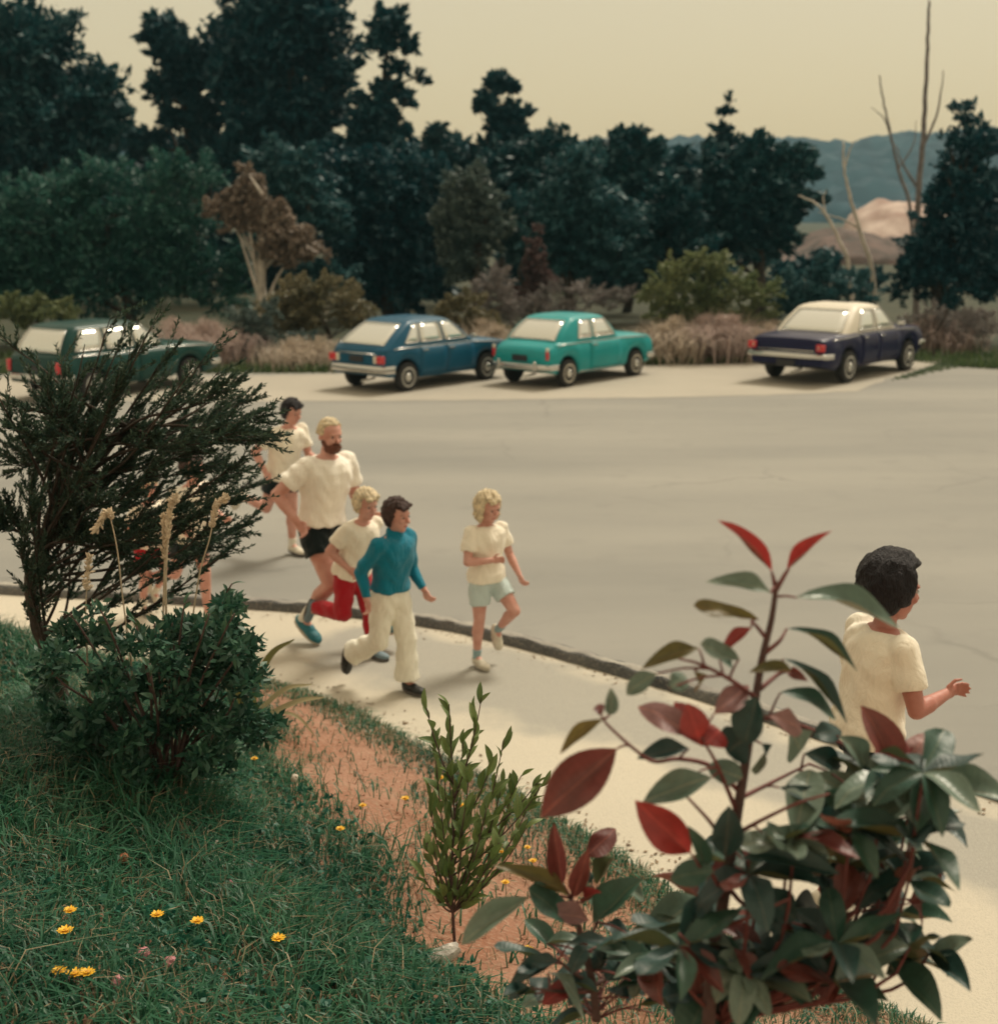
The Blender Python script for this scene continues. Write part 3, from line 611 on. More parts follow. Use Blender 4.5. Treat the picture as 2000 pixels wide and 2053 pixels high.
def tree(name, label, blobs, Y, m, n, size, per=13, seed=0, cat='tree', group=None, depth=1.0, fill=.46, squash=.75, elong=2.2, base_px=None, r0=.16, up=.25, shell=.5, bark=None, tilt=None, limbs=14, droop=0.0, wid=.13):
    r = np.random.default_rng(seed + 100)
    blobs = [(q[0], q[1], q[2] * 1.12) for q in blobs]; n = int(n * 1.55)
    bx = at(base_px if base_px else np.mean([q[0] for q in blobs]), 500, Y)[0]
    base = np.array((bx, Y + .0, -.05)); t = tag(empty(name, (bx, Y, -.03)), label, cat, group); off = np.array((bx, Y, -.03))
    V, C = sprays(blobs, Y, int(n * 1.15), size * .82, seed, depth, max(elong, 2.6), up, tilt, squash=max(squash, .6), wid=wid)
    keep = V.reshape(-1, 4, 3)[:, :, 2].min(1) > .0
    idx = np.where(keep)[0]; V = V.reshape(-1, 4, 3)[idx].reshape(-1, 3)
    o = mkobj('crown' if cat == 'tree' else 'foliage', fast_mesh(name + '_crown', V - off, [np.arange(len(V)).reshape(-1, 4)]), m, t); o['kind'] = 'stuff'
    tb = MB(); lim = branchy(tb, base, C, r, r0, limbs)
    tb.v = [v - off for v in tb.v]; lim.v = [v - off for v in lim.v]
    tb.build('trunk' if cat == 'tree' else 'stem', bark or M_BARK, t, smooth=True)
    if lim.v: tag(lim.build('limbs', bark or M_BARK, t, smooth=True), kind='stuff')
    return t
L_PINE = leafmat('pine_foliage', (.003, .042, .060), (.012, .090, .115), .15, clump=.5)
L_MACRO = leafmat('cypress_foliage', (.004, .044, .058), (.016, .098, .112), .15, clump=.5)
L_TEAL = leafmat('blue_green_foliage', (.012, .072, .090), (.048, .150, .168), .2, clump=.6)
L_GREY = leafmat('grey_green_foliage', (.050, .095, .095), (.150, .195, .175), .2, clump=.6)
L_GREEN = leafmat('mid_green_foliage', (.010, .072, .068), (.048, .160, .130), .25, clump=.7)
L_YEL = leafmat('yellow_green_foliage', (.070, .120, .055), (.28, .31, .15), .3, clump=.9)
L_BROWN = leafmat('brown_foliage', (.13, .105, .085), (.34, .275, .225), .2, clump=.8)
L_TAN = leafmat('olive_tan_foliage', (.11, .115, .070), (.30, .26, .155), .25, clump=.9)
L_RED = leafmat('russet_foliage', (.075, .050, .055), (.17, .11, .105), .2, clump=.8)
L_MAUVE = leafmat('grey_mauve_brush', (.13, .125, .125), (.29, .255, .245), .2, clump=.9)
GT = 'trees beyond the car park'; GB = 'bushes along the back of the car park'
T = [
 # name, label, blobs, Y, material, n, size, kwargs
 ('cypress_tree', 'big black-green cypress filling the corner left of the sky gap', [(20, 200, 120), (130, 210, 95), (190, 200, 60), (215, 165, 50), (235, 240, 42), (60, 110, 110), (-40, 100, 120), (100, 300, 110), (-60, 300, 140), (160, 290, 60)], 47, L_MACRO, 16000, .42, dict(seed=1, r0=.3)),
 ('pine_tree', 'open dark pine with sky showing through holes in its crown', [(330, 180, 40), (360, 110, 50), (380, 170, 38), (350, 240, 30), (410, 235, 40), (430, 120, 50), (330, 70, 45), (420, 300, 50), (300, 290, 40), (450, 180, 42)], 52, L_PINE, 8500, .42, dict(seed=2, r0=.26, fill=.36, per=5)),
 ('pine_tree', 'tallest broad dark pine with its top beyond the sky', [(500, 150, 75), (570, 110, 85), (640, 140, 60), (520, 60, 90), (620, 40, 90), (540, 240, 85), (630, 235, 70), (600, 310, 80), (490, 320, 70), (560, -40, 80), (680, 195, 34), (690, 160, 26), (700, 95, 34)], 50, L_PINE, 19000, .42, dict(seed=3, r0=.4)),
 ('pine_tree', 'layered pine with flat branches reaching right over bright sky', [(700, 130, 24), (740, 205, 34), (770, 178, 30), (805, 190, 22), (830, 205, 14), (740, 245, 44), (785, 240, 36), (770, 300, 52), (700, 300, 44), (815, 268, 20), (795, 136, 24), (840, 150, 16), (760, 90, 30), (820, 90, 26), (860, 165, 10), (780, 50, 40)], 46, L_PINE, 9000, .36, dict(seed=4, r0=.2, fill=.45, squash=.45, base_px=755)),
 ('young_tree', 'small round-topped dark tree between two pines', [(880, 270, 32), (880, 305, 36), (850, 330, 30), (910, 330, 30), (880, 380, 45)], 52, L_MACRO, 4200, .34, dict(seed=5)),
 ('pine_tree', 'thin wispy pine rising alone against the pale sky', [(1000, 165, 26), (980, 190, 26), (1020, 175, 22), (970, 215, 22), (1000, 225, 26), (1030, 205, 14), (1030, 235, 22), (1055, 226, 18), (1000, 260, 30), (1045, 250, 22), (1020, 290, 40), (1060, 275, 20), (970, 300, 30)], 50, L_PINE, 5200, .34, dict(seed=6, fill=.36, per=5, r0=.14, squash=.6, base_px=1000)),
 ('dark_tree', 'ragged dark tree leaning right beside the wispy pine', [(1090, 310, 50), (1120, 265, 26), (1110, 300, 30), (1060, 340, 60), (1130, 350, 50), (1000, 350, 60), (1080, 420, 80), (1140, 290, 22)], 47, L_MACRO, 8500, .36, dict(seed=7)),
 ('dark_tree', 'dark tree with a spiky top and drooping right side, under the far hill', [(1240, 290, 38), (1275, 262, 24), (1285, 300, 34), (1310, 310, 24), (1330, 285, 12), (1200, 310, 30), (1180, 300, 20), (1240, 350, 60), (1300, 370, 50), (1200, 400, 60), (1280, 440, 60)], 44, L_MACRO, 9000, .34, dict(seed=8, tilt=(.5, 0, .2))),
 ('conifer_tree', 'slim pointed conifer spire standing above the wind-swept cypress', [(1462, 195, 12), (1455, 225, 16), (1450, 258, 20), (1455, 290, 26), (1445, 330, 36), (1450, 390, 50)], 45, L_PINE, 4800, .30, dict(seed=9, fill=.5, r0=.12, base_px=1452)),
 ('cypress_tree', 'wind-swept cypress spreading to the right below the spire', [(1430, 330, 44), (1490, 320, 44), (1540, 310, 36), (1520, 270, 18), (1570, 320, 36), (1610, 300, 18), (1600, 340, 40), (1630, 350, 22), (1500, 390, 70), (1580, 400, 50), (1640, 400, 18), (1430, 410, 60), (1540, 460, 60), (1470, 470, 60), (1390, 470, 50)], 42, L_MACRO, 14000, .34, dict(seed=10, tilt=(.8, 0, .15), r0=.24)),
 ('bush_tree', 'broad dark green tree mass behind the green estate car', [(110, 400, 80), (220, 370, 70), (330, 360, 60), (400, 350, 50), (150, 480, 100), (280, 450, 90), (380, 450, 70), (90, 560, 90), (220, 560, 100), (340, 550, 80), (430, 540, 60), (-20, 450, 110), (-30, 560, 90), (440, 600, 50), (480, 560, 40), (490, 500, 40)], 33, L_GREEN, 24000, .20, dict(seed=11, r0=.16, depth=.8)),
 ('brown_tree', 'half-dead brown tree among the dark greens', [(490, 380, 40), (440, 420, 36), (520, 430, 50), (560, 460, 44), (610, 490, 36), (580, 510, 40), (540, 500, 40), (470, 450, 34), (640, 510, 22), (500, 350, 26)], 32, L_BROWN, 9000, .16, dict(seed=12, fill=.45, bark=M_PALEBARK)),
 ('tan_bush', 'olive and tan rounded bush in front of the dark trees', [(590, 590, 44), (640, 580, 44), (690, 600, 40), (550, 610, 34), (620, 630, 50), (700, 640, 36), (740, 620, 20), (570, 650, 40)], 30.5, L_TAN, 9500, .12, dict(seed=13, cat='bush', r0=.06, limbs=8)),
 ('dark_tree', 'deep shadowy tree wall left of the blue-green tree', [(700, 400, 80), (780, 380, 80), (850, 360, 60), (740, 480, 90), (820, 480, 80), (880, 440, 50), (680, 340, 60), (780, 570, 80), (700, 560, 60), (860, 560, 60), (800, 330, 50)], 41, L_PINE, 16000, .32, dict(seed=14, r0=.25)),
 ('blue_green_tree', 'slender blue-green tree behind the turquoise car', [(930, 380, 44), (970, 400, 40), (920, 440, 48), (960, 480, 50), (930, 530, 50), (990, 450, 40), (900, 480, 30), (960, 350, 26)], 38, L_GREY, 9500, .22, dict(seed=15, r0=.12)),
 ('blue_green_tree', 'wide blue-green tree in the middle of the tree wall', [(1130, 360, 60), (1180, 400, 70), (1110, 440, 70), (1220, 460, 70), (1150, 500, 70), (1060, 500, 60), (1250, 520, 50), (1180, 320, 40), (1020, 430, 50)], 39, L_TEAL, 15000, .26, dict(seed=16, r0=.18)),
 ('dark_tree', 'low dark tree between the wide blue-green tree and the cypress', [(1300, 470, 60), (1350, 430, 60), (1380, 500, 60), (1290, 540, 50), (1420, 540, 60), (1340, 390, 40)], 40, L_MACRO, 8500, .28, dict(seed=17)),
 ('russet_shrub', 'narrow russet cone-shaped shrub in front of the tree wall', [(1075, 460, 14), (1075, 490, 22), (1070, 525, 30), (1080, 560, 36), (1060, 590, 36)], 34, L_RED, 4500, .14, dict(seed=18, cat='shrub', r0=.05, limbs=5)),
 ('mauve_brush', 'grey-mauve leafless brush behind the turquoise car', [(990, 570, 40), (960, 600, 36), (1030, 610, 40), (1100, 600, 40), (1170, 590, 36), (1220, 600, 34), (1260, 590, 24), (1140, 630, 30), (1000, 640, 30)], 31.5, L_MAUVE, 8000, .13, dict(seed=19, cat='bush', elong=5, r0=.05, limbs=10)),
 ('yellow_green_bush', 'sunlit yellow-green bush between the turquoise car and navy sedan', [(1400, 520, 32), (1440, 530, 36), (1350, 560, 44), (1420, 580, 50), (1320, 590, 36), (1480, 570, 40), (1370, 620, 46), (1450, 630, 50), (1530, 590, 40), (1310, 630, 30), (1510, 640, 40)], 30.5, L_YEL, 13000, .12, dict(seed=20, cat='bush', r0=.07, limbs=9)),
 ('green_bush', 'darker green bush behind the roof of the navy sedan', [(1600, 570, 40), (1660, 550, 36), (1710, 570, 36), (1640, 610, 46), (1580, 610, 40), (1720, 620, 40), (1750, 590, 26)], 31, L_TEAL, 8500, .13, dict(seed=21, cat='bush', r0=.06, limbs=8)),
 ('dark_conifer', 'nearly black conifer standing at the right beside bare trunks', [(1900, 280, 22), (1900, 340, 34), (1890, 400, 44), (1910, 460, 70), (1850, 500, 50), (1830, 560, 44), (1900, 560, 70), (1960, 400, 80), (1970, 520, 90), (1950, 300, 60), (1930, 220, 30), (1800, 590, 24)], 34, L_PINE, 13000, .24, dict(seed=22, r0=.2, base_px=1915)),
 ('yellow_bush', 'small yellow-tinged bush above the roof of the green estate car', [(100, 620, 34), (140, 630, 26), (60, 630, 36), (20, 620, 44)], 30.5, L_YEL, 3200, .12, dict(seed=23, cat='bush', r0=.05, limbs=4)),
 ('weed_bush', 'grey-green weedy bush left of the blue hatchback', [(490, 640, 34), (530, 660, 34), (570, 690, 34), (500, 690, 36), (610, 680, 30), (540, 620, 26)], 29, L_GREY, 6000, .10, dict(seed=24, cat='bush', r0=.04, limbs=6)),
 ('tan_bush', 'tan and orange bush between the hatchback and turquoise car', [(900, 620, 30), (940, 610, 30), (880, 650, 28), (960, 650, 30), (1000, 660, 26), (920, 660, 30)], 29.5, L_TAN, 5000, .11, dict(seed=25, cat='bush', r0=.04, limbs=5)),
 ('background_tree', 'dull teal tree rising behind the brown tree', [(560, 380, 60), (620, 400, 60), (660, 440, 50), (600, 340, 50), (540, 330, 50), (660, 560, 50), (620, 560, 50)], 37, L_TEAL, 8500, .26, dict(seed=26)),
 ('mauve_brush', 'thin mauve brush on the verge right of the navy sedan', [(1830, 640, 26), (1870, 630, 30), (1910, 650, 40), (1960, 650, 50), (1850, 670, 22)], 31, L_MAUVE, 5000, .11, dict(seed=27, cat='bush', elong=5, r0=.04, limbs=5)),
]
for nm, lab, bl, Y, m, n, size, kw in T:
    tree(nm, lab, bl, Y, m, n, size, group=(GB if kw.get('cat') else GT), **kw)
# the wood closing the view behind, and the low growth under it, reads as one mass
L_WOOD = leafmat('wood_foliage', (.003, .042, .058), (.012, .085, .105), .15, clump=.4)
wc = [(px, py + random.uniform(-25, 25), random.uniform(55, 85), 3) for py in (330, 400, 470, 540, 610, 660) for px in range(-150, 1420, 75)] + [(px, random.uniform(560, 650), 46, 3) for px in range(1400, 2200, 50)] + [(px, random.uniform(500, 570), 48, 3) for px in range(1330, 1700, 45)] + [(px, random.uniform(300, 330), 40, 3) for px in range(-100, 720, 60)]
C, rad = clumpify(wc, 58, 3, 77, 1.2, .6)
V, F = leaf_cloud(C, rad, 52000, .62, seed=78)
o = mkobj('background_wood', fast_mesh('wood', V, [F]), L_WOOD); tag(o, 'dark mass of undergrowth and trunks deep behind the trees', 'wood', None, 'stuff')
# bare trunks at the right
def bare(name, label, paths, Y, m, r0):
    b0 = at(*paths[0][0], Y); off = np.array((b0[0], Y, 0)); t = tag(empty(name, off), label, 'tree', 'bare trunks at the right of the wood')
    for i, P in enumerate(paths):
        pts = catmull([at(q[0], q[1], Y + (q[2] if len(q) > 2 else 0)) - off for q in P], 6)
        r0_ = r0 * .65; rr = np.linspace(r0_ if i == 0 else r0_ * .45, r0_ * (.3 if i == 0 else .12), len(pts))
        pts = pts + np.random.default_rng(i).normal(size=pts.shape) * .008
        MB().tube(pts, rr, 7).build('trunk' if i == 0 else 'branch', m, t, smooth=True)
bare('bare_tree', 'pale curved dead trunk in front of the clay bank', [[(1760, 680), (1748, 545), (1722, 460), (1705, 400), (1692, 340), (1690, 285)], [(1718, 455), (1690, 440), (1640, 425)], [(1692, 340), (1700, 310), (1712, 280)]], 36, M_PALEBARK, .12)
bare('bare_tree', 'shorter pale forked dead trunk beside the brown slope', [[(1715, 680), (1700, 530), (1680, 480), (1655, 430), (1630, 405), (1600, 392)], [(1655, 430), (1650, 400), (1655, 380)]], 35, M_PALEBARK, .10)
M_GREYBARK = mat('grey_bare_bark', (.19, .17, .17), .9, var=.3, scale=5)
bare('bare_tree', 'tall straight grey pole-like trunk reaching out of view', [[(1835, 680), (1838, 430), (1848, 300), (1855, 180), (1860, 60), (1862, 0)], [(1848, 300), (1880, 220), (1890, 140)], [(1842, 380), (1810, 330), (1795, 290)]], 38, M_GREYBARK, .16)
bare('bare_tree', 'thin grey leaning bare tree with upturned twigs', [[(1840, 680), (1825, 430), (1800, 340), (1785, 270), (1770, 200), (1762, 150)], [(1785, 270), (1770, 235), (1745, 215)], [(1800, 340), (1830, 290), (1836, 240)]], 41, M_GREYBARK, .10)
# dry grass clumps on the verge behind the cars
L_DRY = leafmat('dry_grass', (.34, .28, .22), (.62, .53, .43), .3)
L_DRYP = leafmat('pinkish_dry_grass', (.34, .26, .235), (.60, .48, .43), .3)
L_GRASSV = leafmat('verge_grass', (.035, .075, .025), (.11, .16, .06), .3)
def blades(P, h, w, bend, seed, lean=None):
    """grass blades rooted at P (n,3): two segments each"""
    r = np.random.default_rng(seed); n = len(P); a = r.uniform(0, 2 * math.pi, n); dirv = np.stack([np.cos(a), np.sin(a), np.zeros(n)], 1)
    if lean is not None: dirv = dirv + np.asarray(lean); 
    side = np.stack([-np.sin(a + r.normal(size=n) * .5), np.cos(a), np.zeros(n)], 1) * (w * r.uniform(.6, 1.3, n))[:, None]
    H = (h * r.uniform(.5, 1.25, n))[:, None] if np.ndim(h) == 0 else (h * r.uniform(.6, 1.2, n))[:, None]
    b = (bend * r.uniform(.2, 1.4, n))[:, None]
    m = P + np.array((0, 0, 1)) * H * .6 + dirv * H * b * .35; t = P + np.array((0, 0, 1)) * H * (1 - .45 * np.clip(b, 0, 1.3)) + dirv * H * b
    V = np.stack([P - side, P + side, m + side * .8, m - side * .8, t], 1).reshape(-1, 3); i = np.arange(n)[:, None] * 5
    return V, [i + np.array((0, 1, 2, 3)), i + np.array((3, 2, 4))]
def clump(name, label, px, py, wpx, hpx, Y, m, n, seed, group):
    c = at(px, 700, Y); r = np.random.default_rng(seed); sc = Y / F_PX
    P = np.stack([r.normal(size=n) * wpx * sc * .62, r.normal(size=n) * .45, np.zeros(n)], 1)
    V, F = blades(P, hpx * sc * .8, .010, 1.0, seed)
    Cc = np.column_stack([r.normal(size=26) * wpx * sc * .6, r.normal(size=26) * .3, r.random(26) * hpx * sc * .75]); V2, F2 = leaf_cloud(Cc, np.full(26, wpx * sc * .3), n * 2, .13, elong=7, seed=seed)
    k_ = V2.reshape(-1, 4, 3)[:, :, 2].min(1) > 0; V2 = V2.reshape(-1, 4, 3)[k_].reshape(-1, 3); F = F + [np.arange(len(V2)).reshape(-1, 4) + len(V)]; V = np.vstack([V, V2])
    t = tag(empty(name, (c[0], Y, -.03)), label, 'dry grass', group)
    tag(mkobj('blades', fast_mesh(name, V, F), m, t), kind='stuff')
GD = 'dry grass clumps behind the parked cars'
for i, (nm, lab, px, w, h, Y, m, n) in enumerate([
    ('dry_grass_clump', 'pinkish feathery dry grass beside the nose of the green estate car', 400, 70, 110, 28.6, L_DRYP, 2600),
    ('dry_grass_clump', 'low straw grass left of the blue hatchback', 600, 60, 70, 28.2, L_DRY, 1300),
    ('dry_grass_clump', 'tall dry grass behind the bonnet of the turquoise car', 1345, 45, 110, 29.4, L_DRY, 1800),
    ('dry_grass_clump', 'pale pink plume-like grass midway between turquoise car and sedan', 1440, 45, 125, 29.6, L_DRYP, 2200),
    ('dry_grass_clump', 'mixed dry grass against the boot of the navy sedan', 1520, 40, 95, 29.7, L_DRY, 1500),
    ('dry_grass_clump', 'dry grass tuft seen between hatchback and turquoise car', 975, 40, 110, 29.0, L_DRY, 1500),
    ('dry_grass_clump', 'dry grass on the verge beyond the sedan bonnet', 1880, 50, 90, 31.5, L_DRYP, 1500)]):
    clump(nm, lab, px, 0, w, h, Y, m, n, 200 + i, GD)
n = 16000; vx = rng.uniform(-14, 16, n); yb = np.interp(vx, [p[0] for p in far_edge], [p[1] for p in far_edge]); vy = yb + rng.random(n) ** 1.6 * 4 - .12
V, F = blades(np.stack([vx, vy, np.full(n, -.03)], 1), .24, .012, .5, 55)
tag(mkobj('verge_grass', fast_mesh('verge', V, F), L_GRASSV), 'green grass along the back edge of the car park', 'grass', None, 'stuff')
# green wedge of grass at the strip's right edge
n = 2600; u = .38 + .62 * rng.random(n) ** .7; sr = strip_right[np.minimum((u * (len(strip_right) - 1)).astype(int), len(strip_right) - 1)]
wd = .1 + .8 * u ** 2; P = np.stack([sr[:, 0] + .02 + rng.random(n) ** 2 * wd, sr[:, 1] - rng.random(n) * .2, np.zeros(n)], 1)
V, F = blades(P, .045, .009, 1.1, 56)
tag(mkobj('grass_wedge', fast_mesh('wedge', V, F), L_GRASSV), 'strip of grass between parking strip and driveway beside the sedan', 'grass', None, 'stuff')
# air
def haze():
    b = MB().box((0, 330, 59), (1300, 740, 122)); o = b.build('haze', None); m = bpy.data.materials.new('haze'); m.use_nodes = True; nt = m.node_tree; nt.nodes.clear()
    out = nt.nodes.new('ShaderNodeOutputMaterial'); v = nt.nodes.new('ShaderNodeVolumePrincipled')
    v.inputs['Color'].default_value = (.42, .80, 1.0, 1); v.inputs['Density'].default_value = .00036; nt.links.new(v.outputs[0], out.inputs['Volume'])
    o.data.materials.append(m); tag(o, kind='stuff')
haze()

# ------------------------------------------------------------------ people
def capsule(p0, r0, p1, r1, seg=14, hemi=4, flat=False):
    p0, p1 = np.asarray(p0, float), np.asarray(p1, float); d = nrm(p1 - p0)
    u = nrm(np.cross(d, (0, 0, 1.0) if abs(d[2]) < .9 else (1.0, 0, 0))); w = np.cross(d, u); V = []; rings = []
    if not flat:
        for i in range(hemi):
            a = math.pi / 2 * (1 - (i + .5) / hemi); rings.append((p0 - d * r0 * math.sin(a), r0 * math.cos(a)))
    for q in np.linspace(0, 1, 5): rings.append((p0 + (p1 - p0) * q, r0 + (r1 - r0) * q))
    if not flat:
        for i in range(hemi):
            a = math.pi / 2 * ((i + .5) / hemi); rings.append((p1 + d * r1 * math.sin(a), r1 * math.cos(a)))
    for c, r in rings:
        for k in range(seg): t = 2 * math.pi * k / seg; V.append(c + r * (math.cos(t) * u + math.sin(t) * w))
    n = len(rings); F = [(i * seg + k, i * seg + (k + 1) % seg, (i + 1) * seg + (k + 1) % seg, (i + 1) * seg + k) for i in range(n - 1) for k in range(seg)]
    F += [tuple(range(seg))[::-1], tuple((n - 1) * seg + k for k in range(seg))]; return V, F
def ellipsoid(c, A, seg=18, ring=11, fn=None):
    """A rows: three half-axis vectors"""
    A = np.asarray(A, float); V = []
    for i in range(ring + 1):
        th = math.pi * (i + .001) / (ring + .002)
        for k in range(seg):
            ph = 2 * math.pi * k / seg; d = np.array((math.sin(th) * math.cos(ph), math.sin(th) * math.sin(ph), math.cos(th)))
            s = fn(d) if fn else 1.0; V.append(np.asarray(c) + (d * s) @ A)
    F = [(i * seg + k, (i + 1) * seg + k, (i + 1) * seg + (k + 1) % seg, i * seg + (k + 1) % seg) for i in range(ring) for k in range(seg)]
    F += [tuple(range(seg)), tuple(ring * seg + k for k in range(seg))[::-1]]; return V, F
def rings_loft(S, seg=22):
    """S: list of (center, right vec*a, fwd vec*b)"""
    V = []
    for c, a, b in S:
        for k in range(seg):
            t = 2 * math.pi * k / seg; ct, sn = math.cos(t), math.sin(t); e = .86
            V.append(np.asarray(c) + a * math.copysign(abs(ct) ** e, ct) + b * math.copysign(abs(sn) ** e, sn))
    n = len(S); F = [(i * seg + k, i * seg + (k + 1) % seg, (i + 1) * seg + (k + 1) % seg, (i + 1) * seg + k) for i in range(n - 1) for k in range(seg)]
    F += [tuple(range(seg))[::-1], tuple((n - 1) * seg + k for k in range(seg))]; return V, F
def fuse(name, parts, vox, m, parent, smooth=6, fold=None, tint=None):
    """one continuous skin round all the pieces"""
    b = MB()
    for V, F in parts: b.add(V, F)
    me = b.mesh(name); import bmesh
    bm = bmesh.new(); bm.from_mesh(me); bmesh.ops.recalc_face_normals(bm, faces=bm.faces[:]); bm.to_mesh(me); bm.free()
    tmp = bpy.data.objects.new(name, me); COL.objects.link(tmp)
    r = tmp.modifiers.new('r', 'REMESH'); r.mode = 'VOXEL'; r.voxel_size = vox
    s = tmp.modifiers.new('s', 'SMOOTH'); s.factor = .5; s.iterations = smooth
    dg = bpy.context.evaluated_depsgraph_get(); out = bpy.data.meshes.new_from_object(tmp.evaluated_get(dg))
    bpy.data.objects.remove(tmp); bpy.data.meshes.remove(me); out.name = name
    if fold:
        n = len(out.vertices); co = np.empty(n * 3, np.float32); no = np.empty(n * 3, np.float32)
        out.vertices.foreach_get('co', co); out.vertices.foreach_get('normal', no); co = co.reshape(-1, 3); no = no.reshape(-1, 3)
        co = co + no * fold(co)[:, None]; out.vertices.foreach_set('co', co.ravel().astype(np.float32)); out.update()
    if tint:
        n = len(out.vertices); co = np.empty(n * 3, np.float32); out.vertices.foreach_get('co', co)
        a = out.attributes.new('tint', 'FLOAT', 'POINT'); a.data.foreach_set('value', tint(co.reshape(-1, 3)).astype(np.float32))
    return mkobj(name, out, m, parent, smooth=True)
def skinmat(name, c):
    m = bpy.data.materials.new(name); m.use_nodes = True; nt = m.node_tree; p = nt.nodes['Principled BSDF']
    at_ = nt.nodes.new('ShaderNodeAttribute'); at_.attribute_name = 'tint'
    tc = nt.nodes.new('ShaderNodeTexCoord'); nz = nt.nodes.new('ShaderNodeTexNoise'); nz.inputs['Scale'].default_value = 14; nt.links.new(tc.outputs['Object'], nz.inputs['Vector'])
    r = nt.nodes.new('ShaderNodeValToRGB'); r.color_ramp.elements[0].color = (c[0] * .88, c[1] * .78, c[2] * .74, 1); r.color_ramp.elements[1].color = (*c, 1)
    r.color_ramp.elements[0].position = .35; r.color_ramp.elements[1].position = .65; nt.links.new(nz.outputs['Fac'], r.inputs[0])
    mxn = nt.nodes.new('ShaderNodeMix'); mxn.data_type = 'RGBA'; mxn.inputs[7].default_value = (c[0] * .62, c[1] * .34, c[2] * .34, 1)
    nt.links.new(at_.outputs['Fac'], mxn.inputs[0]); nt.links.new(r.outputs[0], mxn.inputs[6]); nt.links.new(mxn.outputs[2], p.inputs['Base Color'])
    p.inputs['Roughness'].default_value = .5; p.inputs['Subsurface Weight'].default_value = .08; p.inputs['Subsurface Radius'].default_value = (.02, .008, .005)
    return m
def cloth(name, c, bump=.25, sc=180): return mat(name, c, .9, var=.04, scale=5, bump=bump, bscale=sc, sheen=.2, spec=.2, fold=.32)
SKIN = skinmat('skin', (.64, .35, .29)); SKIN_T = skinmat('tanned_skin', (.46, .20, .16))
HAIR = {k: mat('hair_' + k, c, .55, var=.35, scale=40, bump=1.0, bscale=130, spec=.35, stretch=(1, 1, .18)) for k, c in dict(black=(.010, .008, .012), dark=(.022, .014, .016), brown=(.060, .034, .030), blond=(.74, .62, .42), beard=(.17, .065, .042)).items()}
M_EYE = mat('eye_white', (.42, .37, .33), .3); M_IRIS = mat('iris', (.03, .02, .015), .2)
def person(label, foot_px, lead, heading, H, pose, wear, hair='brown', hairstyle='short', skin=SKIN, headk=7.0, z0=.008, xy=None, beard=False):
    """pose angles in degrees; +x local is where the figure runs; lead: the foot ('L'/'R') whose sole is at foot_px"""
    g = lambda k, d=0.0: R(pose.get(k, d))
    J = {}
    hip0 = np.zeros(3); lean = g('lean', 8); up = np.array((math.sin(lean), math.sin(g('side')), math.cos(lean))); up = nrm(up)
    fw = nrm(np.array((1.0, 0, 0)) - up * up[0]); lf = np.cross(up, fw)
    tw = g('twist'); fw2 = fw * math.cos(tw) + lf * math.sin(tw); lf2 = np.cross(up, fw2)
    sag = lambda a, out=0.0: nrm(np.array((math.sin(a), out, -math.cos(a))))
    foot_len = .152 * H
    for s, S in ((1, 'L'), (-1, 'R')):
        h = hip0 + np.array((0, s * .052 * H, 0)); a = g('th' + S); kn = g('kn' + S); ab = s * math.sin(g('ab' + S, 2))
        k = h + sag(a, ab) * .245 * H; an = k + sag(a - kn, ab * .3) * .235 * H
        phi = a - kn + R(90) - g('pf' + S); fd = nrm(np.array((math.sin(phi), 0, -math.cos(phi)))); sole = nrm(np.array((-math.cos(phi) * -1, 0, 0)) * 0 + np.cross(fd, (0, 1.0, 0)))
        if np.dot(sole, an - k) < 0: sole = -sole
        J['hip' + S], J['knee' + S], J['ank' + S], J['fd' + S], J['sole' + S] = h, k, an, fd, sole
        J['heel' + S] = an + sole * .042 * H - fd * .030 * H; J['toe' + S] = J['heel' + S] + fd * foot_len
    low = min(min(J['heel' + S][2], J['toe' + S][2]) for S in 'LR'); dz = -low + .004
    for k in list(J):
        if k[:2] not in ('fd', 'so'): J[k] = J[k] + np.array((0, 0, dz))
    hip0 = hip0 + np.array((0, 0, dz))
    waist = hip0 + up * .09 * H; chest = hip0 + up * .215 * H; sh = hip0 + up * .295 * H; nb = hip0 + up * .315 * H
    hh = H / headk; nk = nrm(up + np.array((.25, 0, .3)))
    head0 = nb + nk * .022 * H
    yaw, pit, rol = g('yaw'), g('pitch'), g('roll')
    Hm = np.array(Matrix.Rotation(yaw, 3, 'Z') @ Matrix.Rotation(pit, 3, 'Y') @ Matrix.Rotation(rol, 3, 'X'))
    hf, hl, hu = Hm[:, 0], Hm[:, 1], Hm[:, 2]; hc = head0 + hu * hh * .5 + hf * hh * .05
    for s, S in ((1, 'L'), (-1, 'R')):
        s0 = sh + lf2 * s * .108 * H - up * .012 * H; a = g('sh' + S); ab = g('sa' + S, 14)
        base = np.stack([fw2, lf2, up])
        dv = nrm(np.array((math.sin(a) * math.cos(ab), s * math.sin(ab), -math.cos(a) * math.cos(ab)))) @ base
        e = a + g('el' + S, 90); inn = g('in' + S, 25)
        dv2 = nrm(np.array((math.sin(e) * math.cos(inn), -s * math.sin(inn), -math.cos(e) * math.cos(inn)))) @ base
        el = s0 + dv * .172 * H; wr = el + dv2 * .142 * H
        J['sho' + S], J['elb' + S], J['wri' + S], J['ad' + S] = s0, el, wr, dv2
    # where the figure stands
    ft = .35 * J['heel' + lead] + .65 * J['toe' + lead]
    ca, sa = math.cos(R(heading)), math.sin(R(heading))
    if xy is None: gp = ground(*foot_px, z=z0)[:2] - np.array((ca * ft[0] - sa * ft[1], sa * ft[0] + ca * ft[1]))
    else: gp = xy
    root = tag(empty('person', (gp[0], gp[1], z0), R(heading)), label, 'person', 'people running past along the path')
    # ---- body, one continuous surface
    B = []
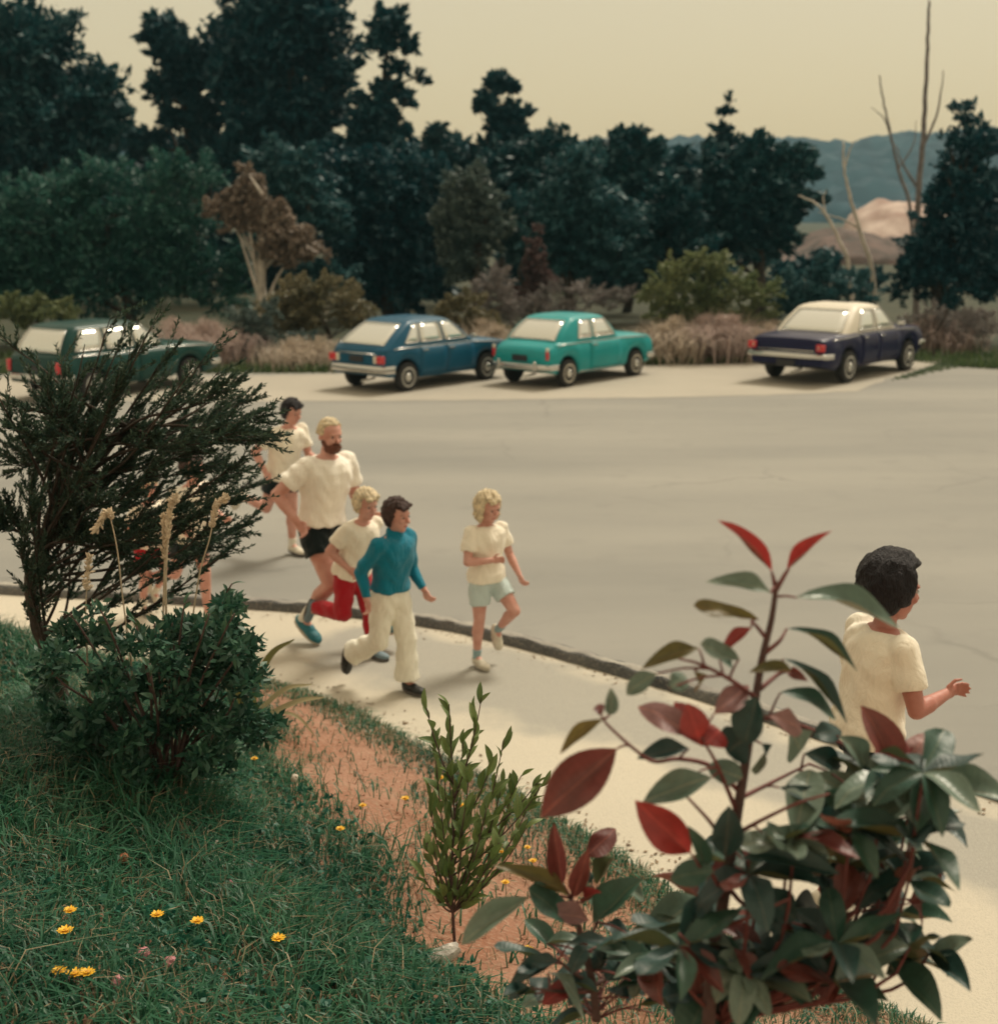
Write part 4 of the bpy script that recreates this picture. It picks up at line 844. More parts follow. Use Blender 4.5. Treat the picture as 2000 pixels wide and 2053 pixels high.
    def tor(k, extra=0.0, lo=-.055, hi=1.0, straight=False):
        w = [(-.055, .078, .058), (-.02, .088, .066), (.03, .086, .064), (.09, .076, .057), (.15, .082, .060), (.215, .094, .066), (.262, .098, .060), (.295, .080, .048), (.318, .042, .036)]
        out = []
        for q, a, b_ in w:
            if q < lo or q > hi: continue
            if straight and q < .05: a, b_ = .090, .070
            t = np.clip(q / .3, 0, 1); L_ = nrm(lf * (1 - t) + lf2 * t); F_ = nrm(fw * (1 - t) + fw2 * t)
            out.append((hip0 + up * q * H, L_ * (a * k + extra) * H, F_ * (b_ * k + extra) * H))
        return out
    B.append(rings_loft(tor(1.0)))
    B.append(capsule(nb - up * .02 * H, .034 * H, head0 + hu * hh * .12, .030 * H))
    ax = lambda a, b, c: np.stack([hf * a * hh, hl * b * hh, hu * c * hh])
    B.append(ellipsoid(hc + hu * hh * .10 - hf * hh * .04, ax(.40, .335, .40)))
    B.append(ellipsoid(hc - hu * hh * .20 + hf * hh * .07, ax(.28, .255, .29)))
    B.append(ellipsoid(hc - hu * hh * .40 + hf * hh * .20, ax(.11, .12, .09)))
    B.append(capsule(hc + hf * hh * .33 + hu * hh * .05, .028 * hh, hc + hf * hh * .435 - hu * hh * .12, .055 * hh, 8, 2))
    B.append(ellipsoid(hc + hf * hh * .31 + hu * hh * .10, ax(.07, .22, .045)))
    for s in (1, -1):
        B.append(ellipsoid(hc + hl * s * hh * .345 - hf * hh * .04 - hu * hh * .03, ax(.07, .035, .115), 10, 7))
        B.append(ellipsoid(hc + hf * hh * .27 + hl * s * hh * .13 - hu * hh * .11, ax(.10, .10, .09), 10, 7))
    B.append(ellipsoid(hc + hf * hh * .325 - hu * hh * .265, ax(.05, .10, .035), 10, 7))
    for s, S in ((1, 'L'), (-1, 'R')):
        so, el, wr, dv = J['sho' + S], J['elb' + S], J['wri' + S], J['ad' + S]
        B.append(capsule(so, .036 * H, el, .024 * H)); B.append(capsule(el, .025 * H, el + (wr - el) * .4, .0255 * H)); B.append(capsule(el + (wr - el) * .3, .025 * H, wr, .0165 * H))
        # hand: palm, four bent fingers of unequal length, thumb off the side
        pn = nrm(np.cross(dv, up if abs(np.dot(dv, up)) < .9 else fw)); pn = -pn * s          # across the palm
        ac = nrm(np.cross(pn, dv)); hl_ = .098 * H
        pc = wr + dv * hl_ * .26; B.append(ellipsoid(pc, np.stack([dv * hl_ * .31, ac * hl_ * .225, pn * hl_ * .12]), 12, 8))
        curl = g('curl' + S, 55)
        for q, (o_, ln) in enumerate(((.75, .40), (.27, .46), (-.25, .43), (-.74, .34))):
            b0 = pc + dv * hl_ * .20 + ac * hl_ * .205 * o_; d1 = nrm(dv * math.cos(curl * .6) + pn * math.sin(curl * .6) + ac * .14 * o_)
            d2 = nrm(dv * math.cos(curl * 1.5) + pn * math.sin(curl * 1.5) + ac * .10 * o_); m1 = b0 + d1 * hl_ * ln * .55; m2 = m1 + d2 * hl_ * ln * .5
            B.append(capsule(b0, .0072 * H * .75, m1, .0066 * H * .75, 8, 2)); B.append(capsule(m1, .0066 * H * .75, m2, .0056 * H * .75, 8, 2))
        tb = pc - dv * hl_ * .12 + ac * hl_ * .20; t1 = tb + nrm(dv * .6 + ac * .6 + pn * .35) * hl_ * .26; t2 = t1 + nrm(dv * .9 + pn * .5) * hl_ * .2
        B.append(capsule(tb, .0085 * H * .75, t1, .0075 * H * .75, 8, 2)); B.append(capsule(t1, .0075 * H * .75, t2, .006 * H * .75, 8, 2))
        hp, kn, an = J['hip' + S], J['knee' + S], J['ank' + S]
        B.append(capsule(hp + np.array((0, 0, .01 * H)), .058 * H, hp + (kn - hp) * .5, .049 * H)); B.append(capsule(hp + (kn - hp) * .4, .050 * H, kn, .034 * H))
        cb = nrm(np.cross(np.array((0, 1.0, 0)), nrm(an - kn))); cb = cb if cb[0] < 0 or abs(cb[0]) < .2 else -cb
        B.append(capsule(kn, .033 * H, kn + (an - kn) * .35 + cb * .008 * H, .035 * H)); B.append(capsule(kn + (an - kn) * .3 + cb * .006 * H, .034 * H, an, .019 * H))
        B.append(ellipsoid(kn + nrm(np.cross((0, 1.0, 0), nrm(kn - hp))) * 0, np.eye(3) * .034 * H, 10, 7))
        B.append(capsule(an, .021 * H, J['heel' + S] + J['fd' + S] * foot_len * .75 - J['sole' + S] * .016 * H, .018 * H)); B.append(capsule(an, .02 * H, J['heel' + S] + J['fd' + S] * .02 * H - J['sole' + S] * .02 * H, .019 * H))
    mouth = hc + hf * hh * .345 - hu * hh * .265
    def tint(co):
        q = co - mouth; return np.clip(1.6 - (np.abs(q @ hf) / (.09 * hh)) ** 2 - (np.abs(q @ hl) / (.095 * hh)) ** 2 - (np.abs(q @ hu) / (.030 * hh)) ** 2, 0, 1)
    fuse('body', B, .0062 if H > 1.5 else .0054, skin, root, 4, tint=tint)
    for s in (1, -1):
        e = hc + hf * hh * .292 + hl * s * hh * .135 + hu * hh * .015
        eo = MB().add(*ellipsoid(e, ax(.052, .052, .026), 10, 7)).build('eye', M_EYE, root, smooth=True)
        MB().add(*ellipsoid(e + hf * hh * .040, ax(.022, .030, .030), 8, 6)).build('iris', M_IRIS, eo, smooth=True)
        MB().tube([hc + hf * hh * .348 + hl * s * hh * .07 + hu * hh * .10, hc + hf * hh * .338 + hl * s * hh * .14 + hu * hh * .12, hc + hf * hh * .272 + hl * s * hh * .22 + hu * hh * .095], [.012 * hh, .016 * hh, .008 * hh], 6).build('eyebrow', HAIR['blond' if hair == 'blond' else 'brown'], root, smooth=True)
    # ---- hair
    rr = np.random.default_rng(int(H * 1000) + len(label))
    def hairfn(thick, low, face=.30, fr=.0):
        def f(d):      # d in head axes: x front, y left, z up
            base = thick + .05 * math.sin(9 * d[1] + 5 * d[2]) * math.cos(7 * d[0]) + rr.normal() * .018
            isface = d[0] > face and d[2] < .52 - fr
            isneck = d[2] < low
            return .70 if (isface or isneck) else base
        return f
    if hairstyle == 'crop':
        Hh = [ellipsoid(hc + hu * hh * .11 - hf * hh * .05, ax(.41, .35, .41), 30, 18, hairfn(1.06, -.30, .45, .02))]
    elif hairstyle == 'bald':
        Hh = [ellipsoid(hc + hu * hh * .07 - hf * hh * .05, ax(.42, .36, .41), 26, 16, lambda d: (1.05 + rr.normal() * .02) if (-.45 < d[2] < .28 and d[0] < .22) else .7)]
    elif hairstyle == 'afro':
        Hh = [ellipsoid(hc + hu * hh * .15 - hf * hh * .10, ax(.50, .46, .48), 30, 18, hairfn(1.12, -.75, .42)), ellipsoid(hc - hu * hh * .12 - hf * hh * .20, ax(.30, .42, .34), 20, 12)]
    elif hairstyle == 'bob':
        Hh = [ellipsoid(hc + hu * hh * .10 - hf * hh * .06, ax(.46, .41, .46), 30, 18, hairfn(1.10, -.55, .42, .10)), ellipsoid(hc - hu * hh * .16 - hf * hh * .20, ax(.26, .42, .42), 22, 12)]
        for s in (1, -1): Hh.append(capsule(hc + hu * hh * .18 + hl * s * hh * .36 + hf * hh * .08, .10 * hh, hc - hu * hh * .36 + hl * s * hh * .38 + hf * hh * .06, .09 * hh))
        Hh.append(capsule(hc + hu * hh * .36 + hf * hh * .27 + hl * hh * .14, .09 * hh, hc + hu * hh * .30 + hf * hh * .30 - hl * hh * .16, .09 * hh))
    else:
        Hh = [ellipsoid(hc + hu * hh * .12 - hf * hh * .05, ax(.45, .39, .44), 30, 18, hairfn(1.10, -.42, .40, .12)), ellipsoid(hc - hu * hh * .04 - hf * hh * .20, ax(.28, .37, .36), 20, 12)]
        for s in (1, -1): Hh.append(capsule(hc + hu * hh * .22 + hl * s * hh * .34 + hf * hh * .06, .08 * hh, hc - hu * hh * .10 + hl * s * hh * .36 - hf * hh * .02, .07 * hh))
        Hh.append(capsule(hc + hu * hh * .36 + hf * hh * .30 + hl * hh * .20, .085 * hh, hc + hu * hh * .30 + hf * hh * .34 - hl * hh * .20, .085 * hh))
    ho = fuse('hair', Hh, .008, HAIR[hair], root, 2, fold=lambda co: (.003 if hairstyle == 'afro' else .006) * np.sin(co[:, 0] * 150 + 8 * np.sin(co[:, 2] * 20)) * np.sin(co[:, 1] * 140))
    if beard:
        fuse('beard', [ellipsoid(hc - hu * hh * .34 + hf * hh * .14, ax(.27, .27, .21), 20, 12), ellipsoid(hc - hu * hh * .20 + hf * hh * .02, ax(.20, .31, .20), 16, 10), ellipsoid(hc - hu * hh * .185 + hf * hh * .37, ax(.06, .16, .035), 10, 6)], .008, HAIR['beard'], root, 2, fold=lambda co: .005 * np.sin(co[:, 0] * 170) * np.sin(co[:, 1] * 150 + co[:, 2] * 160))
    # ---- clothes
    wr_ = lambda amp: (lambda co: amp * (np.sin(co[:, 2] * 46 + 3 * np.sin(co[:, 1] * 21 + co[:, 0] * 17)) * .6 + np.sin(co[:, 0] * 33 + co[:, 1] * 41 + co[:, 2] * 13) * .5))
    for kind, c in wear.items():
        if kind in ('tee', 'jumper'):
            hem = wear.get('_hem', -.021) if kind == 'tee' else .0
            P_ = [rings_loft(tor(1.15, .014, hem, .32, kind == 'tee')[:-1] + [(nb - up * .004 * H, lf2 * .055 * H, fw2 * .050 * H)])]
            for s, S in ((1, 'L'), (-1, 'R')):
                so, el, wv = J['sho' + S], J['elb' + S], J['wri' + S]
                if kind == 'tee':
                    P_.append(capsule(so, .042 * H, so + (el - so) * .66, .047 * H, flat=True)); P_.append(ellipsoid(so, np.eye(3) * .043 * H))
                else:
                    P_.append(capsule(so, .046 * H, el, .036 * H)); P_.append(ellipsoid(so, np.eye(3) * .048 * H)); P_.append(capsule(el, .035 * H, wv - J['ad' + S] * .01 * H, .025 * H, flat=True)); P_.append(ellipsoid(el, np.eye(3) * .036 * H))
            if kind == 'jumper': P_.append(capsule(nb - up * .01 * H, .046 * H, head0 + hu * hh * .10, .040 * H, flat=True))
            so_ = fuse('shirt' if kind == 'tee' else 'jumper', P_, .009, c, root, 6, fold=wr_(.006))
            if wear.get('_shirt_label'): so_['label'] = wear['_shirt_label']
        elif kind in ('shorts', 'trousers'):
            P_ = [rings_loft(tor(1.06, .006, -.06, .10))]
            for s, S in ((1, 'L'), (-1, 'R')):
                hp, kn, an = J['hip' + S], J['knee' + S], J['ank' + S]
                P_.append(ellipsoid(hp - np.array((0, 0, .005 * H)), np.eye(3) * .062 * H))
                if kind == 'shorts': P_.append(capsule(hp, .063 * H, hp + (kn - hp) * wear.get('_len', .42), .066 * H, flat=True))
                else:
                    fl = wear.get('_flare', .05); P_.append(capsule(hp, .066 * H, kn, .054 * H)); P_.append(ellipsoid(kn, np.eye(3) * .050 * H))
                    P_.append(capsule(kn, .050 * H, kn + (an - kn) * wear.get('_cut', .93), fl * H, flat=True))
            fuse(kind, P_, .009, c, root, 5, fold=wr_(.006))
        elif kind == 'socks':
            for S in 'LR':
                kn, an = J['knee' + S], J['ank' + S]; q = wear.get('_sock', .55)
                fuse('sock', [capsule(kn + (an - kn) * q, .036 * H * (1 - .25 * q), kn + (an - kn) * .8, .027 * H, flat=True), capsule(kn + (an - kn) * .78, .028 * H, an, .0235 * H, flat=True), ellipsoid(an, np.eye(3) * .026 * H)], .007, c, root, 3)
        elif kind == 'shoes':
            for S in 'LR':
                he, fd, sl, an = J['heel' + S], J['fd' + S], J['sole' + S], J['ank' + S]; lt = nrm(np.cross(sl, fd))
                sh_ = [ellipsoid(he + fd * foot_len * .26 - sl * .024 * H, np.stack([fd * foot_len * .31, lt * .027 * H, sl * .026 * H])), ellipsoid(he + fd * foot_len * .70 - sl * .018 * H, np.stack([fd * foot_len * .34, lt * .032 * H, sl * .021 * H])), ellipsoid(he + fd * foot_len * .46 - sl * .022 * H, np.stack([fd * foot_len * .32, lt * .027 * H, sl * .026 * H])), capsule(an + sl * .012 * H, .026 * H, he + fd * foot_len * .3 - sl * .02 * H, .028 * H)]
                so_ = fuse('shoe', sh_, .007, c, root, 2)
                P_ = []; nseg = 20
                for zz in (0.001, -.011 * H):
                    for k in range(nseg):
                        t = 2 * math.pi * k / nseg; w_ = .030 * H * (1.0 + .16 * math.cos(t)); P_.append(he + fd * (foot_len * .5 + math.cos(t) * foot_len * .53) + lt * math.sin(t) * w_ + sl * zz)
                MB().add(P_, [(k, (k + 1) % nseg, nseg + (k + 1) % nseg, nseg + k) for k in range(nseg)] + [tuple(range(nseg))[::-1], tuple(nseg + k for k in range(nseg))]).build('sole', wear.get('_sole', M_SOLE), so_)
        elif kind == 'hat':
            top = hc + hu * hh * .22 - hf * hh * .04
            V = []; seg = 26; prof = [(.70, -.08), (.60, -.02), (.53, .02), (.52, .20), (.46, .34), (.26, .40), (.01, .41)]
            for (q, z_) in prof:
                for k in range(seg):
                    t = 2 * math.pi * k / seg; wv = .02 * math.sin(3 * t + 1) if q > .5 else 0; V.append(top + hf * q * hh * math.cos(t) * 1.05 + hl * q * hh * math.sin(t) * .95 + hu * (z_ + wv) * hh)
            F = [(i * seg + k, i * seg + (k + 1) % seg, (i + 1) * seg + (k + 1) % seg, (i + 1) * seg + k) for i in range(len(prof) - 1) for k in range(seg)]
            o = MB().add(V, F).build('sun_hat', c, root, smooth=True); o.modifiers.new('t', 'SOLIDIFY').thickness = .006
    return root
M_SOLE = mat('shoe_sole', (.10, .09, .085), .8)
M_SOLEW = mat('shoe_sole_pale', (.50, .46, .38), .8)
C_CREAM = cloth('cream_cotton', (.90, .84, .71)); C_WHITE = cloth('white_cotton', (.93, .89, .80)); C_BLACK = cloth('black_shorts_cloth', (.006, .014, .016))
C_RED = cloth('red_cotton', (.42, .012, .022)); C_TURQ = cloth('turquoise_knit', (.004, .20, .31), .6, 120); C_OFF = cloth('off_white_trousers', (.88, .86, .75))
C_PALEBLUE = cloth('pale_blue_shorts_cloth', (.55, .66, .66)); C_TEALSHOE = mat('teal_shoe', (.015, .15, .19), .6, var=.2, scale=30); C_BLKSHOE = mat('black_shoe', (.012, .014, .014), .5)
C_GREYSHOE = mat('blue_grey_shoe', (.16, .23, .27), .7); C_WHITESHOE = mat('white_shoe', (.62, .58, .48), .7)
C_SOCKB = cloth('blue_sock', (.28, .42, .45)); C_SOCKW = cloth('white_sock', (.78, .74, .64))
RUN = -38
person('bearded fair-haired man in white T-shirt and black shorts, tallest of the joggers', (622, 1290), 'R', RUN + 4, 1.77,
       dict(lean=9, thR=24, knR=66, pfR=-8, thL=42, knL=24, pfL=8, abL=4, shR=-26, elR=74, saR=34, inR=14, shL=4, elL=78, saL=20, inL=18, yaw=-14, pitch=6, twist=-8),
       dict(tee=C_WHITE, shorts=C_BLACK, socks=C_SOCKW, shoes=C_TEALSHOE, _len=.44, _hem=.0, _sock=.52, _sole=M_SOLEW), 'blond', 'crop', SKIN, 7.3, beard=True)
person('boy in turquoise polo neck jumper and flared off-white trousers', (835, 1392), 'L', RUN - 4, 1.33,
       dict(lean=8, thR=-6, knR=56, pfR=34, thL=12, knL=12, pfL=2, shR=-26, elR=52, saR=14, inR=-5, shL=2, elL=48, saL=12, inL=5, yaw=10, pitch=4, twist=6),
       dict(jumper=C_TURQ, trousers=C_OFF, shoes=C_BLKSHOE, _flare=.068, _cut=.92), 'brown', 'mop', SKIN, 6.2)
person('blond child in pale top and red trousers, half behind the turquoise jumper', (764, 1322), 'L', RUN - 2, 1.28,
       dict(lean=19, thR=-4, knR=84, pfR=22, thL=20, knL=18, pfL=4, shR=-20, elR=80, saR=16, inR=25, shL=-24, elL=40, saL=6, inL=0, yaw=-6, pitch=10),
       dict(tee=C_CREAM, trousers=C_RED, shoes=C_GREYSHOE, _flare=.045), 'blond', 'mop', SKIN, 6.0)
person('blond girl in cream T-shirt and pale blue shorts running on her own', (968, 1342), 'R', RUN - 16, 1.22,
       dict(lean=-3, thR=2, knR=8, pfR=0, thL=44, knL=92, pfL=24, abL=6, shR=12, elR=82, saR=16, inR=58, shL=6, elL=34, saL=16, inL=0, yaw=8, pitch=12),
       dict(tee=C_CREAM, shorts=C_PALEBLUE, socks=C_SOCKB, shoes=C_WHITESHOE, _len=.62, _sock=.82, _sole=M_SOLEW), 'blond', 'bob', SKIN, 5.7)
person('dark-haired boy in pale T-shirt following behind the bearded man', (600, 1113), 'L', RUN - 2, 1.50,
       dict(lean=15, thR=-22, knR=78, pfR=20, thL=4, knL=8, pfL=0, shR=-28, elR=70, saR=26, inR=10, shL=20, elL=80, saL=14, inL=20, yaw=4, pitch=14),
       dict(tee=C_CREAM, shorts=C_BLACK, socks=C_SOCKW, shoes=C_WHITESHOE, _len=.5, _sock=.80), 'black', 'short', SKIN, 6.6)
person('black-haired runner in cream T-shirt turned away beyond the red-leaved shrub', (1672, 1850), 'R', 16, 1.60,
       dict(lean=6, thR=-8, knR=20, thL=26, knL=40, shR=14, elR=88, saR=16, inR=24, shL=10, elL=88, saL=16, inL=20, yaw=0, pitch=8),
       dict(tee=C_CREAM, shorts=C_BLACK, shoes=C_WHITESHOE, _len=.5), 'black', 'afro', SKIN_T, 5.7)
person('child in red shorts running half hidden behind the feathery shrub', (300, 1236), 'R', RUN, 1.10,
       dict(lean=8, thR=4, knR=10, pfR=0, thL=30, knL=70, pfL=20, shR=-20, elR=80, shL=20, elL=80),
       dict(tee=C_CREAM, shorts=C_RED, socks=C_SOCKW, shoes=C_WHITESHOE, _len=.55, _sock=.7), 'blond', 'short', SKIN, 6.0)
person('bare-legged child mostly hidden by the right edge of the feathery shrub', (432, 1246), 'L', RUN, 1.34,
       dict(lean=8, thR=-18, knR=60, pfR=20, thL=12, knL=12, pfL=0, shR=-20, elR=80, shL=20, elL=80),
       dict(tee=C_CREAM, shorts=C_BLACK, shoes=C_WHITESHOE, _len=.5), 'brown', 'short', SKIN, 6.1)

# ------------------------------------------------------------------ plants on the bank
def leaf_mesh(name, curl, fold, wav, seed, obov=1.12):
    """unit leaf along +x, width +-.5 along y; nu x nv grid, thickness by solidify-free double sided shading"""
    r = np.random.default_rng(seed); nu, nv = 9, 4; V = []
    for i in range(nu + 1):
        u = i / nu; w = (math.sin(math.pi * u ** obov) ** .75 if 0 < u < 1 else 0) * .5; w = max(w, .012)
        a = curl * u; cx = (math.sin(a) / curl if abs(curl) > 1e-3 else u); cz = ((1 - math.cos(a)) / curl if abs(curl) > 1e-3 else 0)
        for j in range(nv + 1):
            q = 2 * j / nv - 1; z = fold * abs(q) * w + wav * math.sin(6 * u + 2.2 * q + seed) * w
            V.append((cx + math.sin(a) * -z, q * w, -cz + z * math.cos(a)))
    k = nv + 1; F = [(i * k + j, (i + 1) * k + j, (i + 1) * k + j + 1, i * k + j + 1) for i in range(nu) for j in range(nv)]
    me = bpy.data.meshes.new(name); me.from_pydata(V, [], F); me.polygons.foreach_set('use_smooth', np.ones(len(F), bool)); me.update(); return me
LG = bigleafmat('glossy_green_leaf', (.020, .065, .048), (.045, .11, .075), (.11, .12, .045), .22)
LD = bigleafmat('dark_green_leaf', (.008, .036, .036), (.022, .066, .058), (.07, .09, .04), .15)
LR = bigleafmat('red_leaf', (.20, .022, .022), (.36, .045, .040), (.26, .06, .045), .35, .42)
LM = bigleafmat('maroon_leaf', (.12, .030, .030), (.20, .060, .048), (.17, .060, .040), .35, .40)
LO = bigleafmat('olive_leaf', (.095, .085, .025), (.16, .125, .040), (.19, .11, .035), .30, .42)
LP = bigleafmat('dusky_pink_leaf', (.26, .13, .13), (.36, .20, .19), (.24, .09, .08), .3, .5)
LS = bigleafmat('pale_grey_green_leaf', (.10, .16, .125), (.17, .23, .18), (.12, .12, .05), .2, .35)  # paler leaves: sky sheen of glossy upper sides is put into the colour
LEAVES = {}
for key, m in dict(G=LG, D=LD, R=LR, M=LM, O=LO, P=LP, S=LS).items():
    LEAVES[key] = []
    for v, (cu, fo, wa) in enumerate(((.7, .28, .10), (1.3, .2, .16), (.25, .4, .08), (-.5, .3, .14))):
        me = leaf_mesh('leaf_' + key, cu, fo, wa, v + 1); me.materials.append(m); LEAVES[key].append(me)
M_TWIG = mat('reddish_twig', (.15, .045, .042), .7, var=.3, scale=20); M_STEM = mat('brown_stem', (.10, .06, .055), .85, var=.35, scale=25, bump=.5, bscale=60)
CAMP = np.array((0, 0, EYE))
def put_leaf(parent, off, base, tip, wd, key, facing, var=None, name='leaf'):
    """leaf from base to tip (world points), width wd metres, upper side towards 'facing'"""
    d = tip - base; L = np.linalg.norm(d); x = d / L; n = np.asarray(facing, float); y = nrm(np.cross(n, x)); z = np.cross(x, y)
    o = bpy.data.objects.new(name, LEAVES[key][random.randrange(4) if var is None else var]); COL.objects.link(o); o.parent = parent
    b = base - off; M = Matrix(((x[0] * L, y[0] * wd, z[0] * L, b[0]), (x[1] * L, y[1] * wd, z[1] * L, b[1]), (x[2] * L, y[2] * wd, z[2] * L, b[2]), (0, 0, 0, 1)))
    o.matrix_local = M; return o
def CR7(c): return (1080 + c[0] * .5015, 1000 + c[1] * .5015)
def CR6(c): return (700 + c[0] / 3.152, 1360 + c[1] / 3.152)
def facing_for(key_up=.8, cam=.5, jit=.35):
    return np.array((random.uniform(-jit, jit), -cam, key_up)) + np.random.default_rng(random.randrange(9999)).normal(size=3) * jit * .4
# ---- tall red-leaved shrub
SY = 2.05
def W7(c, dy=0.0): return at(*CR7(c), SY + dy)
sh_base = np.array((W7((690, 2100))[0] - .02, SY, gz1(W7((690, 2100))[0], SY)))
shrub = tag(empty('red_leaved_shrub', sh_base - (0, 0, .02)), 'tall glossy shrub with red new leaves and a brown upright stem', 'shrub'); so = np.array(shrub.location)
stem_pts = [sh_base - (0, 0, .03), W7((690, 1900)), W7((730, 1650)), W7((770, 1400)), W7((810, 1150)), W7((850, 900)), W7((890, 650)), W7((930, 480)), W7((950, 330))]
MB().tube(catmull(stem_pts, 5) - so, np.linspace(.013, .004, len(catmull(stem_pts, 5))), 8).build('stem', M_STEM, shrub, smooth=True)
WOOD = {'shrub': [catmull(stem_pts, 12)], 'low': []}
def petiole(which, base, parent, off):
    """leaf stalk from the nearest wood of the plant to the leaf"""
    Q = np.vstack(WOOD[which]); Q = Q[Q[:, 2] < base[2] + .015] if (Q[:, 2] < base[2] + .015).any() else Q
    q = Q[np.argmin(np.linalg.norm(Q - base, axis=1))]; d = np.linalg.norm(q - base)
    if d > .004: MB().tube(catmull([q, (q + base) / 2 + (0, 0, .06 * d), base], 3) - off, np.linspace(.0026, .0016, 7), 5).build('leaf_stalk', M_TWIG, parent, smooth=True)
def twig(cs, r0=.0045, parent=shrub, off=so, Wf=W7, m=M_TWIG):
    p = catmull([Wf(c[:2], c[2] if len(c) > 2 else 0) for c in cs], 5); WOOD['shrub' if Wf is W7 else 'low'].append(p); MB().tube(p - off, np.linspace(r0, r0 * .45, len(p)), 6).build('twig', m, parent, smooth=True)
for t_ in ([(800, 1170), (690, 1070), (560, 1040, -.03), (460, 1050, -.05), (380, 1000, -.07), (280, 910, -.08), (250, 870, -.08)], [(770, 1420), (690, 1300, -.05), (590, 1190, -.08)],
           [(790, 1250), (740, 1130, -.04), (700, 1040, -.06), (650, 960, -.07)], [(800, 1200), (900, 1150, .05), (1000, 1100, .10), (1080, 1060, .12)], [(790, 1340), (900, 1280, -.04), (1040, 1215, -.06), (1160, 1180, -.06)],
           [(740, 1600), (690, 1500, -.05), (640, 1470, -.08)], [(760, 1560), (830, 1630, .06), (960, 1680, .10), (1100, 1720, .12)], [(720, 1720), (850, 1670, -.08), (1000, 1600, -.1)],
           [(900, 620), (960, 570), (985, 530, .02)], [(885, 760), (960, 700, .04), (1000, 690, .05)], [(860, 880), (960, 880, .06), (1080, 920, .1), (1250, 1000, .15), (1400, 1080, .18), (1500, 1060, .18), (1640, 1040, .2)],
           [(870, 800), (760, 720, -.05), (640, 660, -.08), (560, 640, -.08)], [(910, 560), (870, 510), (850, 490)], [(700, 1900), (620, 1800, -.06), (560, 1740, -.08)], [(940, 380), (985, 300), (1000, 280)], [(945, 350), (930, 290)],
           [(720, 1800), (900, 1800, .1), (1100, 1760, .2), (1300, 1700, .25)], [(760, 1500), (1000, 1480, .1), (1250, 1420, .2), (1400, 1300, .25)]): twig(t_)
# (base, tip, width in crop px, colour, depth offset, variant)
TALL = [((930, 290), (745, 85), 46, 'R', 0, 2), ((990, 290), (1145, 130), 36, 'R', .02, 2), ((925, 375), (705, 285), 62, 'S', -.03, 0), ((1030, 395), (1495, 405), 105, 'S', .0, 0), ((875, 480), (610, 465), 62, 'O', -.02, 3),
        ((850, 515), (720, 590), 44, 'R', -.03, 0), ((800, 640), (610, 600), 66, 'S', -.04, 3), ((640, 600), (415, 635), 60, 'O', -.05, 0), ((990, 520), (1340, 610), 52, 'G', .03, 0), ((975, 640), (1300, 830), 56, 'D', .04, 0),
        ((1010, 690), (860, 680), 46, 'O', -.02, 2), ((1000, 690), (1060, 720), 34, 'M', .04, 2), ((965, 775), (1235, 830), 76, 'G', .03, 0), ((920, 870), (1110, 905), 80, 'P', .0, 1), ((655, 990), (545, 800), 80, 'R', -.07, 1),
        ((665, 985), (765, 890), 96, 'R', -.08, 1), ((640, 960), (600, 835), 90, 'R', -.09, 0), ((600, 950), (430, 780), 90, 'P', -.06, 1), ((700, 860), (850, 735), 80, 'P', -.05, 0), ((470, 700), (320, 770), 60, 'S', -.07, 1),
        ((620, 690), (715, 800), 54, 'O', -.07, 1), ((520, 760), (610, 690), 66, 'S', -.08, 1), ((720, 640), (800, 660), 50, 'G', -.03, 0), ((260, 880), (50, 1000), 46, 'O', -.08, 0), ((250, 870), (225, 790), 36, 'M', -.08, 1), ((285, 865), (290, 770), 44, 'S', -.08, 2),
        ((310, 1000), (20, 1255), 150, 'M', -.07, 2), ((600, 1000), (385, 1005), 66, 'D', -.04, 0), ((690, 1115), (405, 1185), 96, 'S', -.06, 0), ((640, 1090), (530, 1200), 60, 'S', -.05, 1), ((815, 1120), (690, 1060), 80, 'S', -.03, 1), ((605, 1415), (405, 1230), 120, 'R', -.08, 2), ((665, 1475), (615, 1330), 56, 'G', -.07, 2),
        ((745, 1430), (760, 1250), 100, 'D', -.05, 2), ((840, 950), (710, 1030), 130, 'D', -.05, 1), ((870, 790), (820, 980), 110, 'D', -.04, 2), ((890, 980), (970, 1110), 90, 'D', -.02, 1), ((1000, 930), (1115, 1065), 120, 'S', .04, 1), ((1200, 950), (1375, 1085), 90, 'S', .10, 0),
        ((1440, 1100), (1310, 840), 110, 'M', .14, 2), ((1450, 1090), (1540, 930), 90, 'P', .14, 1), ((1430, 1100), (1400, 920), 110, 'R', .13, 1), ((1470, 1070), (1535, 985), 54, 'R', .15, 2), ((1080, 1105), (1340, 1195), 90, 'S', .08, 0), ((960, 1155), (1235, 1255), 80, 'D', .03, 0), ((1240, 1150), (1105, 1325), 110, 'G', .05, 1),
        ((810, 1440), (1215, 1425), 90, 'D', -.06, 0), ((890, 1335), (1210, 1375), 80, 'S', -.04, 0), ((860, 1555), (1085, 1700), 100, 'D', -.05, 0), ((900, 1655), (1035, 1770), 70, 'D', -.05, 1), ((700, 1490), (515, 1490), 90, 'G', -.08, 1), ((1290, 1420), (1430, 1560), 90, 'D', .1, 1), ((1240, 1250), (1290, 1420), 110, 'D', .08, 1),
        ((1060, 1020), (1260, 1060), 80, 'D', .09, 0), ((1090, 950), (1230, 900), 70, 'D', .1, 1), ((1370, 1120), (1380, 1240), 80, 'M', .12, 2), ((1480, 1620), (1620, 1500), 60, 'M', .12, 0), ((1460, 1600), (1635, 1690), 60, 'M', .12, 1), ((1550, 1270), (1640, 1330), 70, 'D', .16, 1)]
